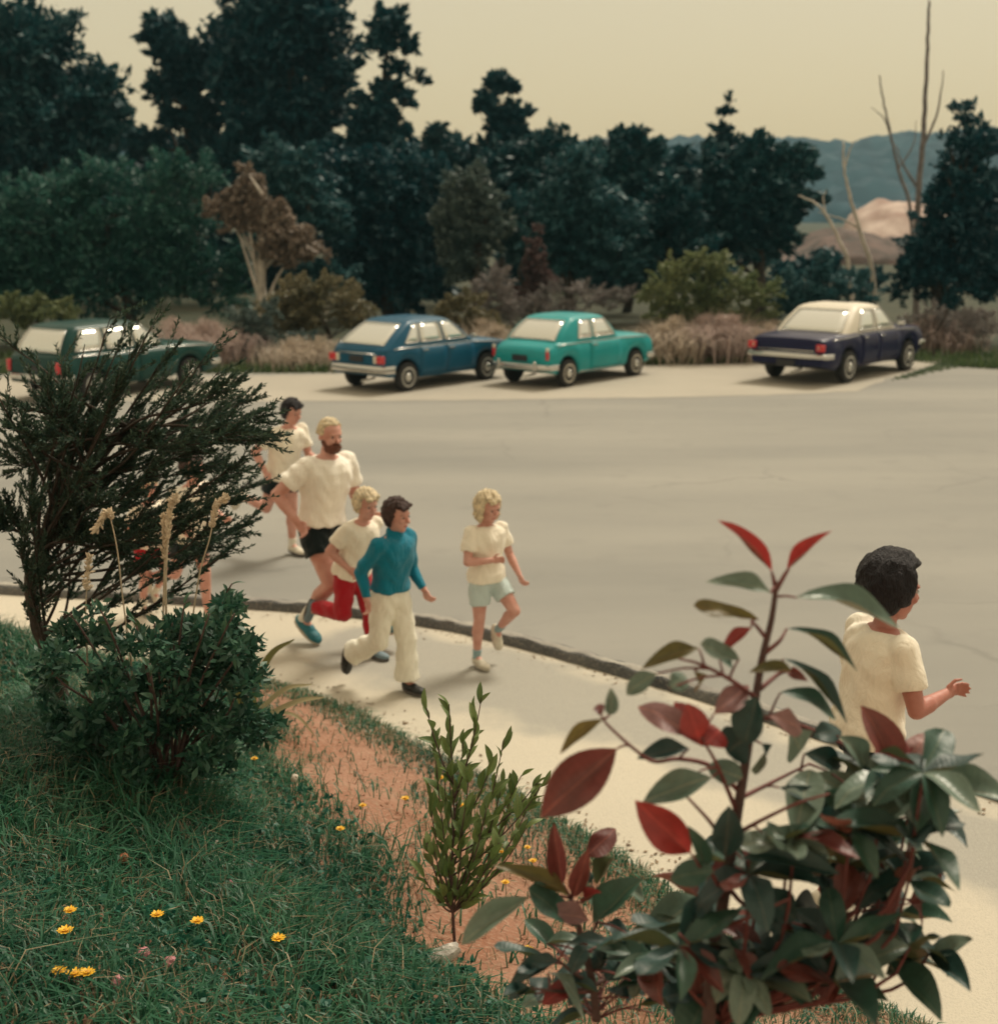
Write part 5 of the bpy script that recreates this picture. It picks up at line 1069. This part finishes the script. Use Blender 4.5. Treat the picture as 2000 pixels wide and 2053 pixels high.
for bs, tp, w, key, dy, v in TALL:
    b_, t_ = W7(bs, dy), W7(tp, dy + random.uniform(-.05, .03)); sc = (SY + dy) / F_PX * .5015 * 1.0
    L = math.dist(bs, tp); f = facing_for(.6, .8, .3) if w / L > .32 else facing_for(.9, .6, .25)
    if key in 'RM' and w / L > .4: f = np.array((-.1, -1.0, .35))
    put_leaf(shrub, so, b_, b_ + (t_ - b_) * 1.06, w * sc * 1.4, key, f, v); petiole('shrub', b_, shrub, so)
# leaf whorls filling the crown's lower right
rr = np.random.default_rng(5)
spots = []
while len(spots) < 34:
    c = (rr.uniform(830, 1640), rr.uniform(1080, 1960))
    if c[1] < 1080 + (1640 - c[0]) * .42 and not (c[0] > 1330 and c[1] > 1050): continue
    if 780 < c[0] < 930 and 1480 < c[1] < 1760: continue
    spots.append(c)
spots += [(560, 1790), (640, 1890), (520, 1930), (610, 1700), (780, 1800), (820, 1900), (700, 1960), (470, 1850), (840, 1500), (650, 1600)]
for c in spots:
    dy = rr.uniform(-.10, .30); p0 = W7(c, dy); k = rr.integers(5, 8)
    a0 = rr.uniform(0, 6.28); hd = W7((720 + 40 * rr.random(), max(2080, c[1] + 150)), .04); md = W7((c[0] * .82 + 730 * .18, c[1] * .45 + 2080 * .55), dy * .8)
    MB().tube(catmull([hd, md, p0], 3) - so, [.004] * 3 + [.003] * 4 if False else np.linspace(.0045, .0025, 7), 5).build('twig', M_TWIG, shrub, smooth=True)
    for q in range(k):
        a = a0 + q * 6.283 / k + rr.normal() * .2; ln = rr.uniform(.085, .15); el = rr.uniform(-.35, .45)
        tip = p0 + ln * np.array((math.cos(a) * math.cos(el), math.sin(a) * math.cos(el), math.sin(el)))
        put_leaf(shrub, so, p0, tip, ln * rr.uniform(.36, .48), rr.choice(list('DDGDGGSSM')), np.array((0, -.15, 1.0)) + rr.normal(size=3) * .25)
# ---- low bush with broad green and maroon leaves, in front
LY = 2.3
def W6(c, dy=0.0): return at(*CR6(c), LY + dy)
lb = np.array((W6((1560, 2100))[0], LY, gz1(W6((1560, 2100))[0], LY)))
low = tag(empty('broad_leaved_bush', lb - (0, 0, .02)), 'low bush with a big arched green leaf and upright maroon tip leaves', 'shrub'); lo_ = np.array(low.location)
for cs, r0 in (([(1560, 2160), (1540, 1940), (1480, 1700), (1440, 1540), (1400, 1390)], .010), ([(1540, 1940), (1400, 1850, -.04), (1320, 1780, -.06)], .005), ([(1540, 1950), (1700, 1850, .03), (1800, 1760, .05)], .005), ([(1480, 1700), (1560, 1560, .02), (1580, 1480, .03)], .004), ([(1545, 1960), (1350, 1980, -.06), (1150, 1960, -.1)], .005)):
    twig(cs, r0, low, lo_, W6, M_STEM)
for bs, tp, w, key, dy, v in [((1385, 1375), (1000, 1130), 95, 'O', -.02, 0), ((1345, 1300), (1290, 955), 105, 'M', -.01, 2), ((1420, 1380), (1500, 1110), 100, 'M', .0, 2), ((1490, 1130), (1720, 930), 130, 'M', .0, 1), ((1450, 1570), (1080, 1380), 190, 'G', -.04, 3), ((1130, 1385), (700, 1660), 150, 'S', -.06, 2),
        ((1540, 1545), (1810, 1270), 170, 'G', .02, 2), ((1510, 1530), (1265, 1440), 130, 'P', -.03, 0), ((1560, 1310), (1650, 1105), 110, 'D', .03, 2), ((1480, 1420), (1560, 1340), 60, 'R', -.01, 2), ((1330, 1780), (930, 1910), 120, 'D', -.06, 0), ((1320, 1790), (1080, 1760), 90, 'D', -.06, 1),
        ((1800, 1770), (1660, 1800), 150, 'D', .05, 1), ((1800, 1760), (2000, 1650), 150, 'D', .05, 0), ((1600, 1560), (1850, 1600), 120, 'D', .03, 1), ((1540, 1720), (1640, 1850), 110, 'D', .0, 1), ((1500, 1690), (1400, 1800), 100, 'D', -.03, 1), ((1560, 1700), (1760, 1690), 110, 'G', .02, 0), ((1780, 1900), (1860, 2010), 110, 'S', .03, 1), ((1420, 1930), (1240, 2010), 110, 'R', -.04, 1), ((1150, 1960), (960, 2000), 90, 'D', -.1, 0), ((1530, 1300), (1480, 1180), 60, 'D', .04, 1), ((1740, 1330), (1900, 1380), 90, 'S', .06, 0), ((1600, 1500), (1500, 1300), 70, 'S', .05, 2)]:
    b_, t_ = W6(bs, dy), W6(tp, dy + random.uniform(-.06, .02)); sc = (LY + dy) / F_PX / 3.152
    f = facing_for(.9, .5, .25)
    if key == 'M': f = np.array((-.2, -1, .3))
    put_leaf(low, lo_, b_, b_ + (t_ - b_) * 1.05, w * sc * 1.3, key, f, v); petiole('low', b_, low, lo_)
for q in range(44):
    c = (rr.uniform(1150, 2080), rr.uniform(1640, 2120)); dy = rr.uniform(-.1, .25); p0 = W6(c, dy); a = rr.uniform(0, 6.28); ln = rr.uniform(.07, .12)
    put_leaf(low, lo_, p0, p0 + ln * np.array((math.cos(a), math.sin(a) * .8, rr.uniform(-.3, .5))), ln * .42, rr.choice(list('DDDGDS')), np.array((0, -.2, 1.0)) + rr.normal(size=3) * .25); petiole('low', p0, low, lo_)
# ---- slender upright shrub with narrow leaves
def narrow(name, c1, c2, back, tr=.3): return bigleafmat(name, c1, c2, back, tr, .5)
NL = narrow('narrow_green_leaf', (.085, .145, .040), (.17, .24, .075), (.13, .18, .06)); HL = narrow('hebe_leaf', (.022, .085, .055), (.065, .155, .090), (.06, .11, .05), .25)
for key, m, ob in (('N', NL, 1.25), ('H', HL, 1.1)):
    LEAVES[key] = []
    for v in range(4):
        me = leaf_mesh('leaf_' + key, .3 + .2 * v, .25, .05, v + 3, ob); me.materials.append(m); LEAVES[key].append(me)
def sprigs(name, label, base, stems, nleaf, key, ln, wr, spread, seed, cat='shrub', stem_m=M_STEM, r0=.006):
    """stems: list of point lists (world); leaves set along the outer part of each stem"""
    t = tag(empty(name, base), label, cat); off = np.array(base, float); r = np.random.default_rng(seed)
    P = [catmull(s, 6) for s in stems]
    for i, p in enumerate(P): MB().tube(p - off, np.linspace(r0 if i == 0 else r0 * .55, r0 * .25, len(p)), 6).build('stem' if i == 0 else 'branch', stem_m, t, smooth=True)
    per = np.array([np.linalg.norm(np.diff(p, axis=0), axis=1).sum() for p in P]); cnt = np.maximum((per / per.sum() * nleaf).astype(int), 4)
    for p, n in zip(P, cnt):
        for q in range(n):
            u = .12 + .88 * (q + r.random()) / n; j = min(int(u * (len(p) - 1)), len(p) - 2); b_ = p[j] + (p[j + 1] - p[j]) * r.random(); d = nrm(p[j + 1] - p[j])
            a = nrm(np.cross(d, r.normal(size=3))); dirv = nrm(d * r.uniform(.5, 1.1) + a * spread * r.uniform(.4, 1.1) + np.array((0, 0, .15))); L = ln * r.uniform(.65, 1.2)
            put_leaf(t, off, b_, b_ + dirv * L, L * wr * r.uniform(.8, 1.2), key, np.array((0, -.5, .9)) + r.normal(size=3) * .5, None)
    return t
CY = 3.15
cb = onbank(912, 1905); CY = cb[1]
def W0(px, py, dy=0.0): return at(px, py, CY + dy)
ends = [(855, 1420), (900, 1412), (965, 1400), (1010, 1485), (1045, 1555), (1080, 1565), (1055, 1660), (1000, 1690), (870, 1480), (930, 1470), (985, 1530), (1025, 1600), (860, 1600), (855, 1690), (940, 1560), (900, 1520), (880, 1640), (930, 1640), (1020, 1640), (850, 1760), (955, 1450), (870, 1700), (945, 1720), (1062, 1612), (1085, 1575), (890, 1560), (1010, 1560), (975, 1620)]
stems = [[cb - (0, 0, .02), W0(905, 1760), W0(910, 1640), W0(905, 1520, .01), W0(900, 1412, .02)]]
for i, (ex, ey) in enumerate(ends):
    if (ex, ey) == (900, 1412): continue
    sy = min(ey + [150, 270, 210, 320, 180][i % 5], 1830); s0 = W0(908, sy, 0); dy = [-.08, .05, .10, -.04, .08, 0, -.1][i % 7]
    stems.append([s0, s0 * .5 + W0((908 + ex) / 2 + (ex - 908) * .12, (sy + ey) / 2 + 15, dy * .6) * .5, W0(908 + (ex - 908) * .75, ey + (sy - ey) * .35, dy), W0(ex, ey, dy)])
sprigs('upright_shrub', 'slender upright shrub with narrow yellow-green leaves on the bare soil', tuple(cb), stems, 299, 'N', .085, .32, .42, 31, r0=.007)
# ---- leafy hebe-like bush at the left
hb = onbank(330, 1600); HY = hb[1]
stems = [[hb - (0, 0, .02), at(335, 1480, HY), at(340, 1350, HY), at(345, 1240, HY)]]
rh = np.random.default_rng(8)
hends = [(90, 1330), (110, 1260), (140, 1230), (170, 1390), (200, 1220), (230, 1300), (250, 1400), (270, 1240), (300, 1330), (310, 1250), (350, 1280), (370, 1210), (400, 1300), (420, 1230), (450, 1190), (465, 1170), (480, 1250), (500, 1330), (470, 1400), (440, 1380), (490, 1290), (380, 1400), (330, 1430), (210, 1440), (150, 1450), (430, 1460), (500, 1390), (360, 1350), (440, 1310), (410, 1260), (100, 1400), (280, 1480), (390, 1480), (470, 1230), (240, 1350), (520, 1420)]
for (ex, ey) in hends:
    dy = rh.uniform(-.35, .35); stems.append([hb + (rh.normal() * .04, rh.normal() * .04, .02), at(330 + (ex - 330) * .45, 1560 - (1560 - ey) * .5, HY + dy * .5), at(330 + (ex - 330) * .85, ey + 40, HY + dy), at(ex, ey, HY + dy)])
hebe = sprigs('leafy_bush', 'dense dark green leafy bush under the feathery shrub', tuple(hb), stems, 296, 'H', .058, .36, .75, 32, cat='bush', r0=.012)
# inner mass of smaller leaves
C = np.array([at(ex + rh.normal() * 14, ey + 45 + rh.normal() * 18, HY + rh.uniform(-.3, .3)) for (ex, ey) in hends for _ in range(3)]); rad = np.full(len(C), .075)
V, F = leaf_cloud(C, rad, 9000, .045, elong=2.6, seed=33); L_HEBE = leafmat('hebe_inner', (.018, .072, .052), (.055, .140, .085), .25, .4)
tag(mkobj('inner_leaves', fast_mesh('hebe_inner', V - hb, [F]), L_HEBE, hebe), kind='stuff')
# ---- feathery dark shrub at the far left
fb = np.array((-1.95, 5.75, 0.0)); fb[2] = gz1(fb[0], fb[1]); FY = fb[1]
fea = tag(empty('feathery_shrub', tuple(fb - (0, 0, .02))), 'big dark feathery shrub leaning right over the path', 'shrub'); fo_ = np.array(fea.location)
rf = np.random.default_rng(12)
tr = catmull([fb - (0, 0, .03), at(60, 1190, FY), at(110, 1060, FY), at(190, 930, FY), at(270, 840, FY)], 6); MB().tube(tr - fo_, np.linspace(.032, .010, len(tr)), 8).build('trunk', M_BARK, fea, smooth=True)
fends = [(570, 880), (560, 840), (545, 800), (520, 930), (535, 980), (500, 1010), (530, 1060), (480, 1080), (440, 790), (470, 820), (390, 740), (430, 710), (340, 700), (300, 660), (250, 660), (220, 640), (170, 690), (120, 720), (90, 800), (60, 760), (410, 860), (450, 930), (380, 950), (330, 900), (280, 800), (240, 880), (180, 820), (140, 900), (300, 1000), (250, 1010), (350, 1040), (420, 1020), (460, 1120), (400, 1110), (200, 960), (30, 860), (520, 880), (490, 870), (360, 800), (320, 770), (150, 1010), (90, 950), (260, 720), (200, 740), (400, 900), (470, 970), (430, 1060), (30, 700), (-10, 780), (350, 860), (510, 770), (465, 745), (240, 940), (310, 940), (110, 860), (60, 1010), (120, 1060), (90, 1110), (170, 1080), (210, 1060), (40, 940), (160, 960), (230, 1110), (290, 1070), (60, 1160), (20, 1040), (130, 980), (100, 800), (150, 760), (40, 820), (80, 880), (130, 830), (20, 920), (60, 980), (110, 1000), (10, 1060), (40, 1110), (170, 880), (210, 830), (90, 1060), (190, 1010), (230, 790)]
nd = []; tw = MB()
for i, (ex, ey) in enumerate(fends):
    ex = ex - max(0, ex - 380) * .30; dy = rf.uniform(-.45, .45); e = at(ex, ey, FY + dy); j = rf.integers(6, len(tr) - 1) if ey < 1000 else rf.integers(3, 12); s = tr[min(j, len(tr) - 1)]
    sag = np.array((.03, 0, -.05)) if ex > 380 else np.array((0, 0, 0)); p = catmull([s, s * .6 + e * .4 + sag * .6 + rf.normal(size=3) * .03, s * .2 + e * .8 + sag * .3, e], 6)
    MB().tube(p - fo_, np.linspace(.009, .002, len(p)), 5).build('branch', M_BARK, fea, smooth=True)
    dmain = nrm(e - s)
    for q in range(26 if ey > 780 else 8):
        k = rf.integers(len(p) // 3, len(p)); a = p[k]; L = rf.uniform(.07, .20); d = nrm(dmain + np.array((.35, 0, .35)) + rf.normal(size=3) * .34); b_ = a + d * L
        tw.tube(np.array([a, (a + b_) / 2 + rf.normal(size=3) * .008, b_]) - fo_, [.0022, .0016, .0008], 3, cap=False); nd.append((a, b_, d))
tag(tw.build('twigs', M_BARK, fea), kind='stuff')
A = np.array([q[0] for q in nd]); Bq = np.array([q[1] for q in nd]); D = np.array([q[2] for q in nd]); n = 105000
k = rf.integers(0, len(A), n); u = rf.random(n) ** .7; P = A[k] + (Bq[k] - A[k]) * u[:, None]; dv = D[k] + rf.normal(size=(n, 3)) * .42; dv /= np.linalg.norm(dv, axis=1)[:, None]
sd = np.cross(dv, rf.normal(size=(n, 3))); sd /= np.linalg.norm(sd, axis=1)[:, None]; ln = rf.uniform(.014, .032, n)[:, None]; wd = ln * .13
V = np.stack([P, P + dv * ln * .5 + sd * wd, P + dv * ln, P + dv * ln * .5 - sd * wd], 1).reshape(-1, 3)
L_FEA = leafmat('heath_needles', (.014, .046, .036), (.075, .120, .078), .25, .6)
tag(mkobj('needles', fast_mesh('needles', V - fo_, [np.arange(4 * n).reshape(-1, 4)]), L_FEA, fea), kind='stuff')
# ---- grass on the bank
n = 230000; X_ = rng.uniform(-4.2, 2.6, n); Y_ = rng.uniform(1.6, 10.0, n); d = edge_dist(X_, Y_)
nz = np.sin(X_ * 3.1 + 1.7 * np.sin(Y_ * 2.3)) * .5 + np.sin(Y_ * 4.1 + X_ * 2.2) * .3 + rng.normal(size=n) * .25
lush = sstep(1.25, 1.75, d + .30 * nz + .5 * np.clip(-X_ - .6, 0, 1) - .75 * np.clip(X_ + .30, 0, 2)); fringe = np.clip(1.3 - np.abs(d - .24) / .26, 0, 1) * (X_ > -1.9) * .9; sparse = .07 + .45 * (nz > .1) * (X_ > -.5)
inframe = np.abs(X_) < .46 * Y_ + .4
keep = (rng.random(n) < np.maximum(np.maximum(lush, fringe), sparse)) & (d > .03) & inframe; gxy = np.stack([X_, Y_], 1)[keep]; lu = lush[keep]; fr = fringe[keep]
gp = np.column_stack([gxy, bank_z(gxy[:, 0], gxy[:, 1]) - .005]); hgt = np.where(lu > .5, .125 * (1 + .55 * np.sin(gp[:, 0] * 2.1 + 2 * np.sin(gp[:, 1] * 1.7)) * np.sin(gp[:, 1] * 2.7 + gp[:, 0])), np.where(fr > .3, .055, .07)) * (1 + .5 * (np.sin(gp[:, 0] * 5 + gp[:, 1] * 3) > .4))
isdry = rng.random(len(gp)) < np.where(lu > .5, .17, .45)
L_GRASS = leafmat('bank_grass', (.006, .070, .046), (.062, .200, .105), .35, .45, clump=1.2); L_STRAW = leafmat('bank_straw', (.15, .12, .07), (.38, .31, .20), .25)
for nm, sel, m, w, bend, lab in (('bank_grass', ~isdry, L_GRASS, .0042, .95, 'thick green grass covering the bank'), ('dry_bank_grass', isdry, L_STRAW, .0022, .9, 'thin straw-coloured dead grass scattered over the bank')):
    V, F = blades(gp[sel], hgt[sel], w, bend, 91 + int(w * 1e4)); tag(mkobj(nm, fast_mesh(nm, V, F), m), lab, 'grass', None, 'stuff')
# broad-leaved weeds and clover in the turf
nw = 9000; i_ = rng.choice(np.where(lu > .5)[0], nw); P = gp[i_] + np.column_stack([rng.normal(size=nw) * .02, rng.normal(size=nw) * .02, rng.uniform(.02, .08, nw)])
V, F = leaf_cloud(P, np.full(nw, .012), nw * 2, .030, elong=1.6, seed=61, up=.1); tag(mkobj('clover_leaves', fast_mesh('clover', V, [F]), leafmat('clover_leaf', (.008, .085, .062), (.035, .17, .115), .3)), 'small round clover leaves among the bank grass', 'clover', None, 'stuff')
# soil crumbs on the bare slope
nc = 2600; X_ = rng.uniform(-2.2, 1.2, nc); Y_ = rng.uniform(3, 9, nc); d = edge_dist(X_, Y_); ok = (d > .1) & (d < 2.3); X_, Y_ = X_[ok], Y_[ok]
cr = MB()
for x, y in zip(X_, Y_):
    s = random.uniform(.004, .014); z = gz1(x, y) if False else 0
    cr.box((x, y, 0), (s * 1.3, s, s * .8), np.array(Matrix.Rotation(random.uniform(0, 3), 3, 'Z') @ Matrix.Rotation(random.uniform(-.5, .5), 3, 'X')))
for v in cr.v: v[:, 2] += float(bank_z(np.array([v[:, 0].mean()]), np.array([v[:, 1].mean()]))[0])
tag(cr.build('soil_crumbs', M_BANK), 'loose crumbs of reddish soil on the bare slope', 'soil', None, 'stuff')
# fallen leaves and grit along the kerb and the foot of the bank
nl = 420; kq = KERB[rng.integers(30, 105, nl)] + rng.normal(size=(nl, 2)) * (.10, .06) + (-.12, -.12); eq = EDGE[rng.integers(20, 105, nl)] + np.abs(rng.normal(size=(nl, 2))) * .10
P = np.column_stack([np.vstack([kq, eq]), np.full(2 * nl, .010)]); P = P[edge_dist(P[:, 0], P[:, 1]) < -.02]
V, F = leaf_cloud(P, np.full(len(P), .004), len(P), .028, squash=.1, elong=1.9, seed=71, up=0); V[:, 2] = .009 + np.abs(V[:, 2] - .01) * .35
tag(mkobj('leaf_litter', fast_mesh('litter', V, [F]), leafmat('fallen_leaf', (.10, .06, .03), (.26, .17, .09), .1)), 'small dead leaves and grit lying along kerb and path edge', 'leaf litter', None, 'stuff')
# ---- flowers
M_YEL = mat('yellow_petal', (.80, .46, .02), .6, var=.12, scale=40); M_YC = mat('flower_centre', (.55, .26, .01), .7); M_FST = mat('flower_stalk', (.07, .12, .05), .7)
M_PINKF = mat('pink_clover', (.55, .25, .28), .8, var=.25, scale=60); M_WHF = mat('white_clover', (.68, .60, .52), .8, var=.15, scale=60); M_RUST = mat('rusty_seedhead', (.32, .12, .06), .9, var=.25, scale=60)
def petal_ring(r, n, z, m, parent, nm='petal', w=.36, up=.25):
    for k in range(n):
        a = 6.283 * k / n + random.uniform(-.1, .1); c, s = math.cos(a), math.sin(a); t = np.array((-s, c, 0)); d = np.array((c, s, up)); rr_ = r * random.uniform(.85, 1.1)
        V = [d * rr_ * .15 - t * r * w * .3, d * rr_ * .15 + t * r * w * .3, d * rr_ * .75 + t * r * w * .5, d * rr_, d * rr_ * .75 - t * r * w * .5]
        MB().add(np.array(V) + (0, 0, z), [(0, 1, 2, 3, 4)]).build(nm, m, parent)
def flower(px, py, r, label, h=.10):
    p = onbank(px, py + h * 520); d = ray(px, py); top = at(px, py, p[1] - .0); z = max(top[2] - p[2], .05)
    t = tag(empty('yellow_flower', (top[0], p[1], p[2])), label, 'flower', 'yellow daisy-like flowers in the bank grass'); lean = random.uniform(-.01, .01)
    MB().tube([(0, 0, -.01), (lean, 0, z * .5), (0, 0, z)], [.0022, .0018, .0016], 5).build('stalk', M_FST, t, smooth=True)
    h_ = tag(empty('tmp')) if False else None
    c = MB().lathe([(.004, -.006), (r * .35, 0), (r * .32, .006), (r * .1, .009)], (0, 0, z), 'z', 10).build('flower_head', M_YC, t, smooth=True)
    petal_ring(r, 11, z, M_YEL, c); petal_ring(r * .72, 8, z + .004, M_YEL, c, up=.45)
FL = [(140, 1827), (131, 1868), (315, 1835), (396, 1848), (557, 1883), (727, 1616), (510, 1522), (1005, 1708), (1057, 1700), (1068, 1727), (1013, 1770), (812, 1602), (118, 1948), (150, 1954), (175, 1952), (884, 1560), (682, 1663), (924, 1615), (1058, 1905)]
FLAB = ['one of two yellow flowers close together in thick grass, away from pink clover'] * 2 + ['one of two yellow flowers set a little apart in the thick grass'] * 2 + ['lone yellow flower where the thick grass meets the sparse grass', 'yellow flower on the border of the grass and the bare red soil', 'yellow flower just below the leafy bush'] + ['one of three yellow flowers on the soil between slender shrub and low bush'] * 3 + ['yellow flower on the soil above the big arched green leaf'] + ['yellow flower seen among the leaves of the slender shrub'] + ['one of three yellow flowers in a tight row beside pink clover'] * 3 + ['yellow flower seen among the leaves of the slender shrub', 'small yellow flower alone in thick grass beside the bare soil', 'yellow flower seen among the leaves of the slender shrub', 'yellow flower under the low broad-leaved bush']
for k, (px, py) in enumerate(FL):
    far = py < 1780
    flower(px, py, (.024 if not far else .021) * random.uniform(.85, 1.1), FLAB[k], .08 if far else .13)
def clover(px, py, r, m, label, nm, h=.08):
    p = onbank(px, py + h * 520); top = at(px, py, p[1]); z = max(top[2] - p[2], .04)
    t = tag(empty(nm, (top[0], p[1], p[2])), label, 'flower', 'clover heads in the bank grass')
    MB().tube([(0, 0, -.01), (.004, 0, z * .6), (0, 0, z)], .0016, 5).build('stalk', M_FST, t, smooth=True)
    MB().add(*ellipsoid((0, 0, z), np.diag((r, r, r * 1.1)), 12, 8, lambda d: 1 + .14 * math.sin(9 * d[0] + 3) * math.sin(11 * d[2]) + random.uniform(-.08, .08))).build('flower_head', m, t, smooth=False)
for px, py, lab in ((325, 1655, 0), (340, 1662, 0), (410, 1670, 1), (433, 1695, 1), (480, 1800, 2), (375, 1655, 0), (590, 1560, 3)): clover(px, py, .017, M_WHF, ('one of a loose trio of white clover heads below the leafy bush', 'one of a pair of white clover heads in the thick grass', 'white clover head touching a pink one', 'white clover head at the edge of the bare soil')[lab], 'white_clover')
for px, py, lab in ((458, 1775, 0), (288, 1912, 1), (340, 1930, 1), (235, 1970, 2), (145, 1965, 3), (480, 1808, 4)): clover(px, py, .018, M_PINKF, ('pink clover head standing alone in the thick grass', 'one of two pink clover heads side by side in thick grass', 'pink clover head to one side of the row of three yellow flowers', 'pink clover head right under the row of three yellow flowers', 'pink clover head touching a white one')[lab], 'pink_clover')
clover(248, 1722, .018, M_RUST, 'single rust-brown seed head in the grass of the bank', 'rusty_seed_head')
# ---- seeding grass stalks
M_STRAW = mat('straw_stalk', (.52, .43, .31), .8, var=.2, scale=30); M_SEED = mat('seed_plume', (.60, .50, .37), .9, var=.2, scale=40)
def stalk(pts, label, Y, plume=.45, r=.004):
    P = catmull([at(q[0], q[1], Y) for q in pts], 8); g = P[0].copy(); g[2] = gz1(g[0], g[1]); P = np.vstack([g, P]); off = g
    t = tag(empty('grass_stalk', tuple(g)), label, 'grass stalk', 'seeding grass stalks before the feathery shrub')
    MB().tube(P - off, np.linspace(r, r * .35, len(P)), 5).build('stem', M_STRAW, t, smooth=True)
    k0 = int(len(P) * (1 - plume)); b = MB(); rs = np.random.default_rng(int(pts[0][0]))
    for q in range(k0, len(P)):
        for _ in range(9):
            d = nrm(nrm(P[min(q + 1, len(P) - 1)] - P[q - 1]) + rs.normal(size=3) * .45); c = P[q] + rs.normal(size=3) * .004 + d * .012; b.tube([c - d * .012, c, c + d * .012], [.0015, .0055, .0015], 4)
    b.v = [v - off for v in b.v]; b.build('seed_plume', M_SEED, t)
stalk([(335, 1300), (332, 1180), (336, 1080), (342, 1020), (350, 1000)], 'stout pale grass stalk, tallest of the pair standing together', HY + .20, .5, .006)
stalk([(325, 1300), (328, 1190), (330, 1100), (328, 1040)], 'pale grass stalk leaning against the tallest one', HY + .22, .4, .005)
stalk([(262, 1320), (246, 1200), (236, 1110), (224, 1050), (214, 1028), (192, 1062)], 'grass stalk with a drooping bent seed head', HY + .18, .35)
stalk([(380, 1280), (400, 1150), (420, 1080), (432, 1020), (450, 1000)], 'thin grass stalk slanting right with curled tip', HY + .2, .4)
stalk([(175, 1330), (172, 1220), (178, 1120)], 'short brownish grass stalk beside the drooping one', HY + .15, .3)
# ---- strap leaves beside the leafy bush
M_FLAX = leafmat('strap_leaf', (.11, .115, .035), (.20, .19, .065), .3, .4); M_FLAXP = leafmat('pale_strap_leaf', (.30, .27, .15), (.44, .40, .24), .3, .5)
fx = onbank(500, 1460); t = tag(empty('flax_plant', tuple(fx)), 'clump of arching strap leaves beside the leafy bush', 'plant')
for i, (pts, m, w) in enumerate((([(500, 1450), (515, 1370), (545, 1310), (590, 1282)], M_FLAX, .022), ([(500, 1455), (530, 1415), (575, 1380), (625, 1372)], M_FLAXP, .016), ([(500, 1460), (545, 1430), (600, 1405), (650, 1398)], M_FLAXP, .018), ([(505, 1460), (560, 1430), (600, 1440), (632, 1478)], M_FLAXP, .010), ([(495, 1455), (480, 1400), (470, 1360)], M_FLAX, .016))):
    P = catmull([at(q[0], q[1], fx[1] - .02 * i) for q in pts], 8); P[0] = fx; T_ = np.gradient(P, axis=0); V = []
    for k, (p, tt) in enumerate(zip(P, T_)):
        s_ = nrm(np.cross(tt, (0.1, -.6, .7))); ww = w * math.sin(math.pi * (.12 + .86 * k / (len(P) - 1))) ** .7; up_ = nrm(np.cross(s_, tt))
        V += [p - s_ * ww - fx, p - up_ * ww * .25 - fx, p + s_ * ww - fx]
    F = [(k * 3 + a, k * 3 + a + 1, k * 3 + a + 4, k * 3 + a + 3) for k in range(len(P) - 1) for a in (0, 1)]
    MB().add(V, F).build('strap_leaf', m, t, smooth=True)
# ---- pale stone at the bottom of the bank
ps = onbank(888, 1945); rs = np.random.default_rng(3)
st = MB().add(*ellipsoid((0, 0, .015), np.stack([nrm((1, .3, .35)) * .048, nrm((-.3, 1, 0)) * .026, np.array((-.1, 0, 1)) * .024]), 12, 8, lambda d: 1 + .16 * math.sin(4 * d[0] + 1) * math.cos(5 * d[1]) + rs.normal() * .05)).build('stone', mat('pale_stone', (.52, .50, .46), .85, var=.2, scale=30, bump=.5), smooth=True, sharp=35)
st.location = tuple(ps + (0, 0, .035)); st.scale = (1.35, 1.35, 1.35); tag(st, 'pale angular stone lying in grass under the slender shrub', 'stone')
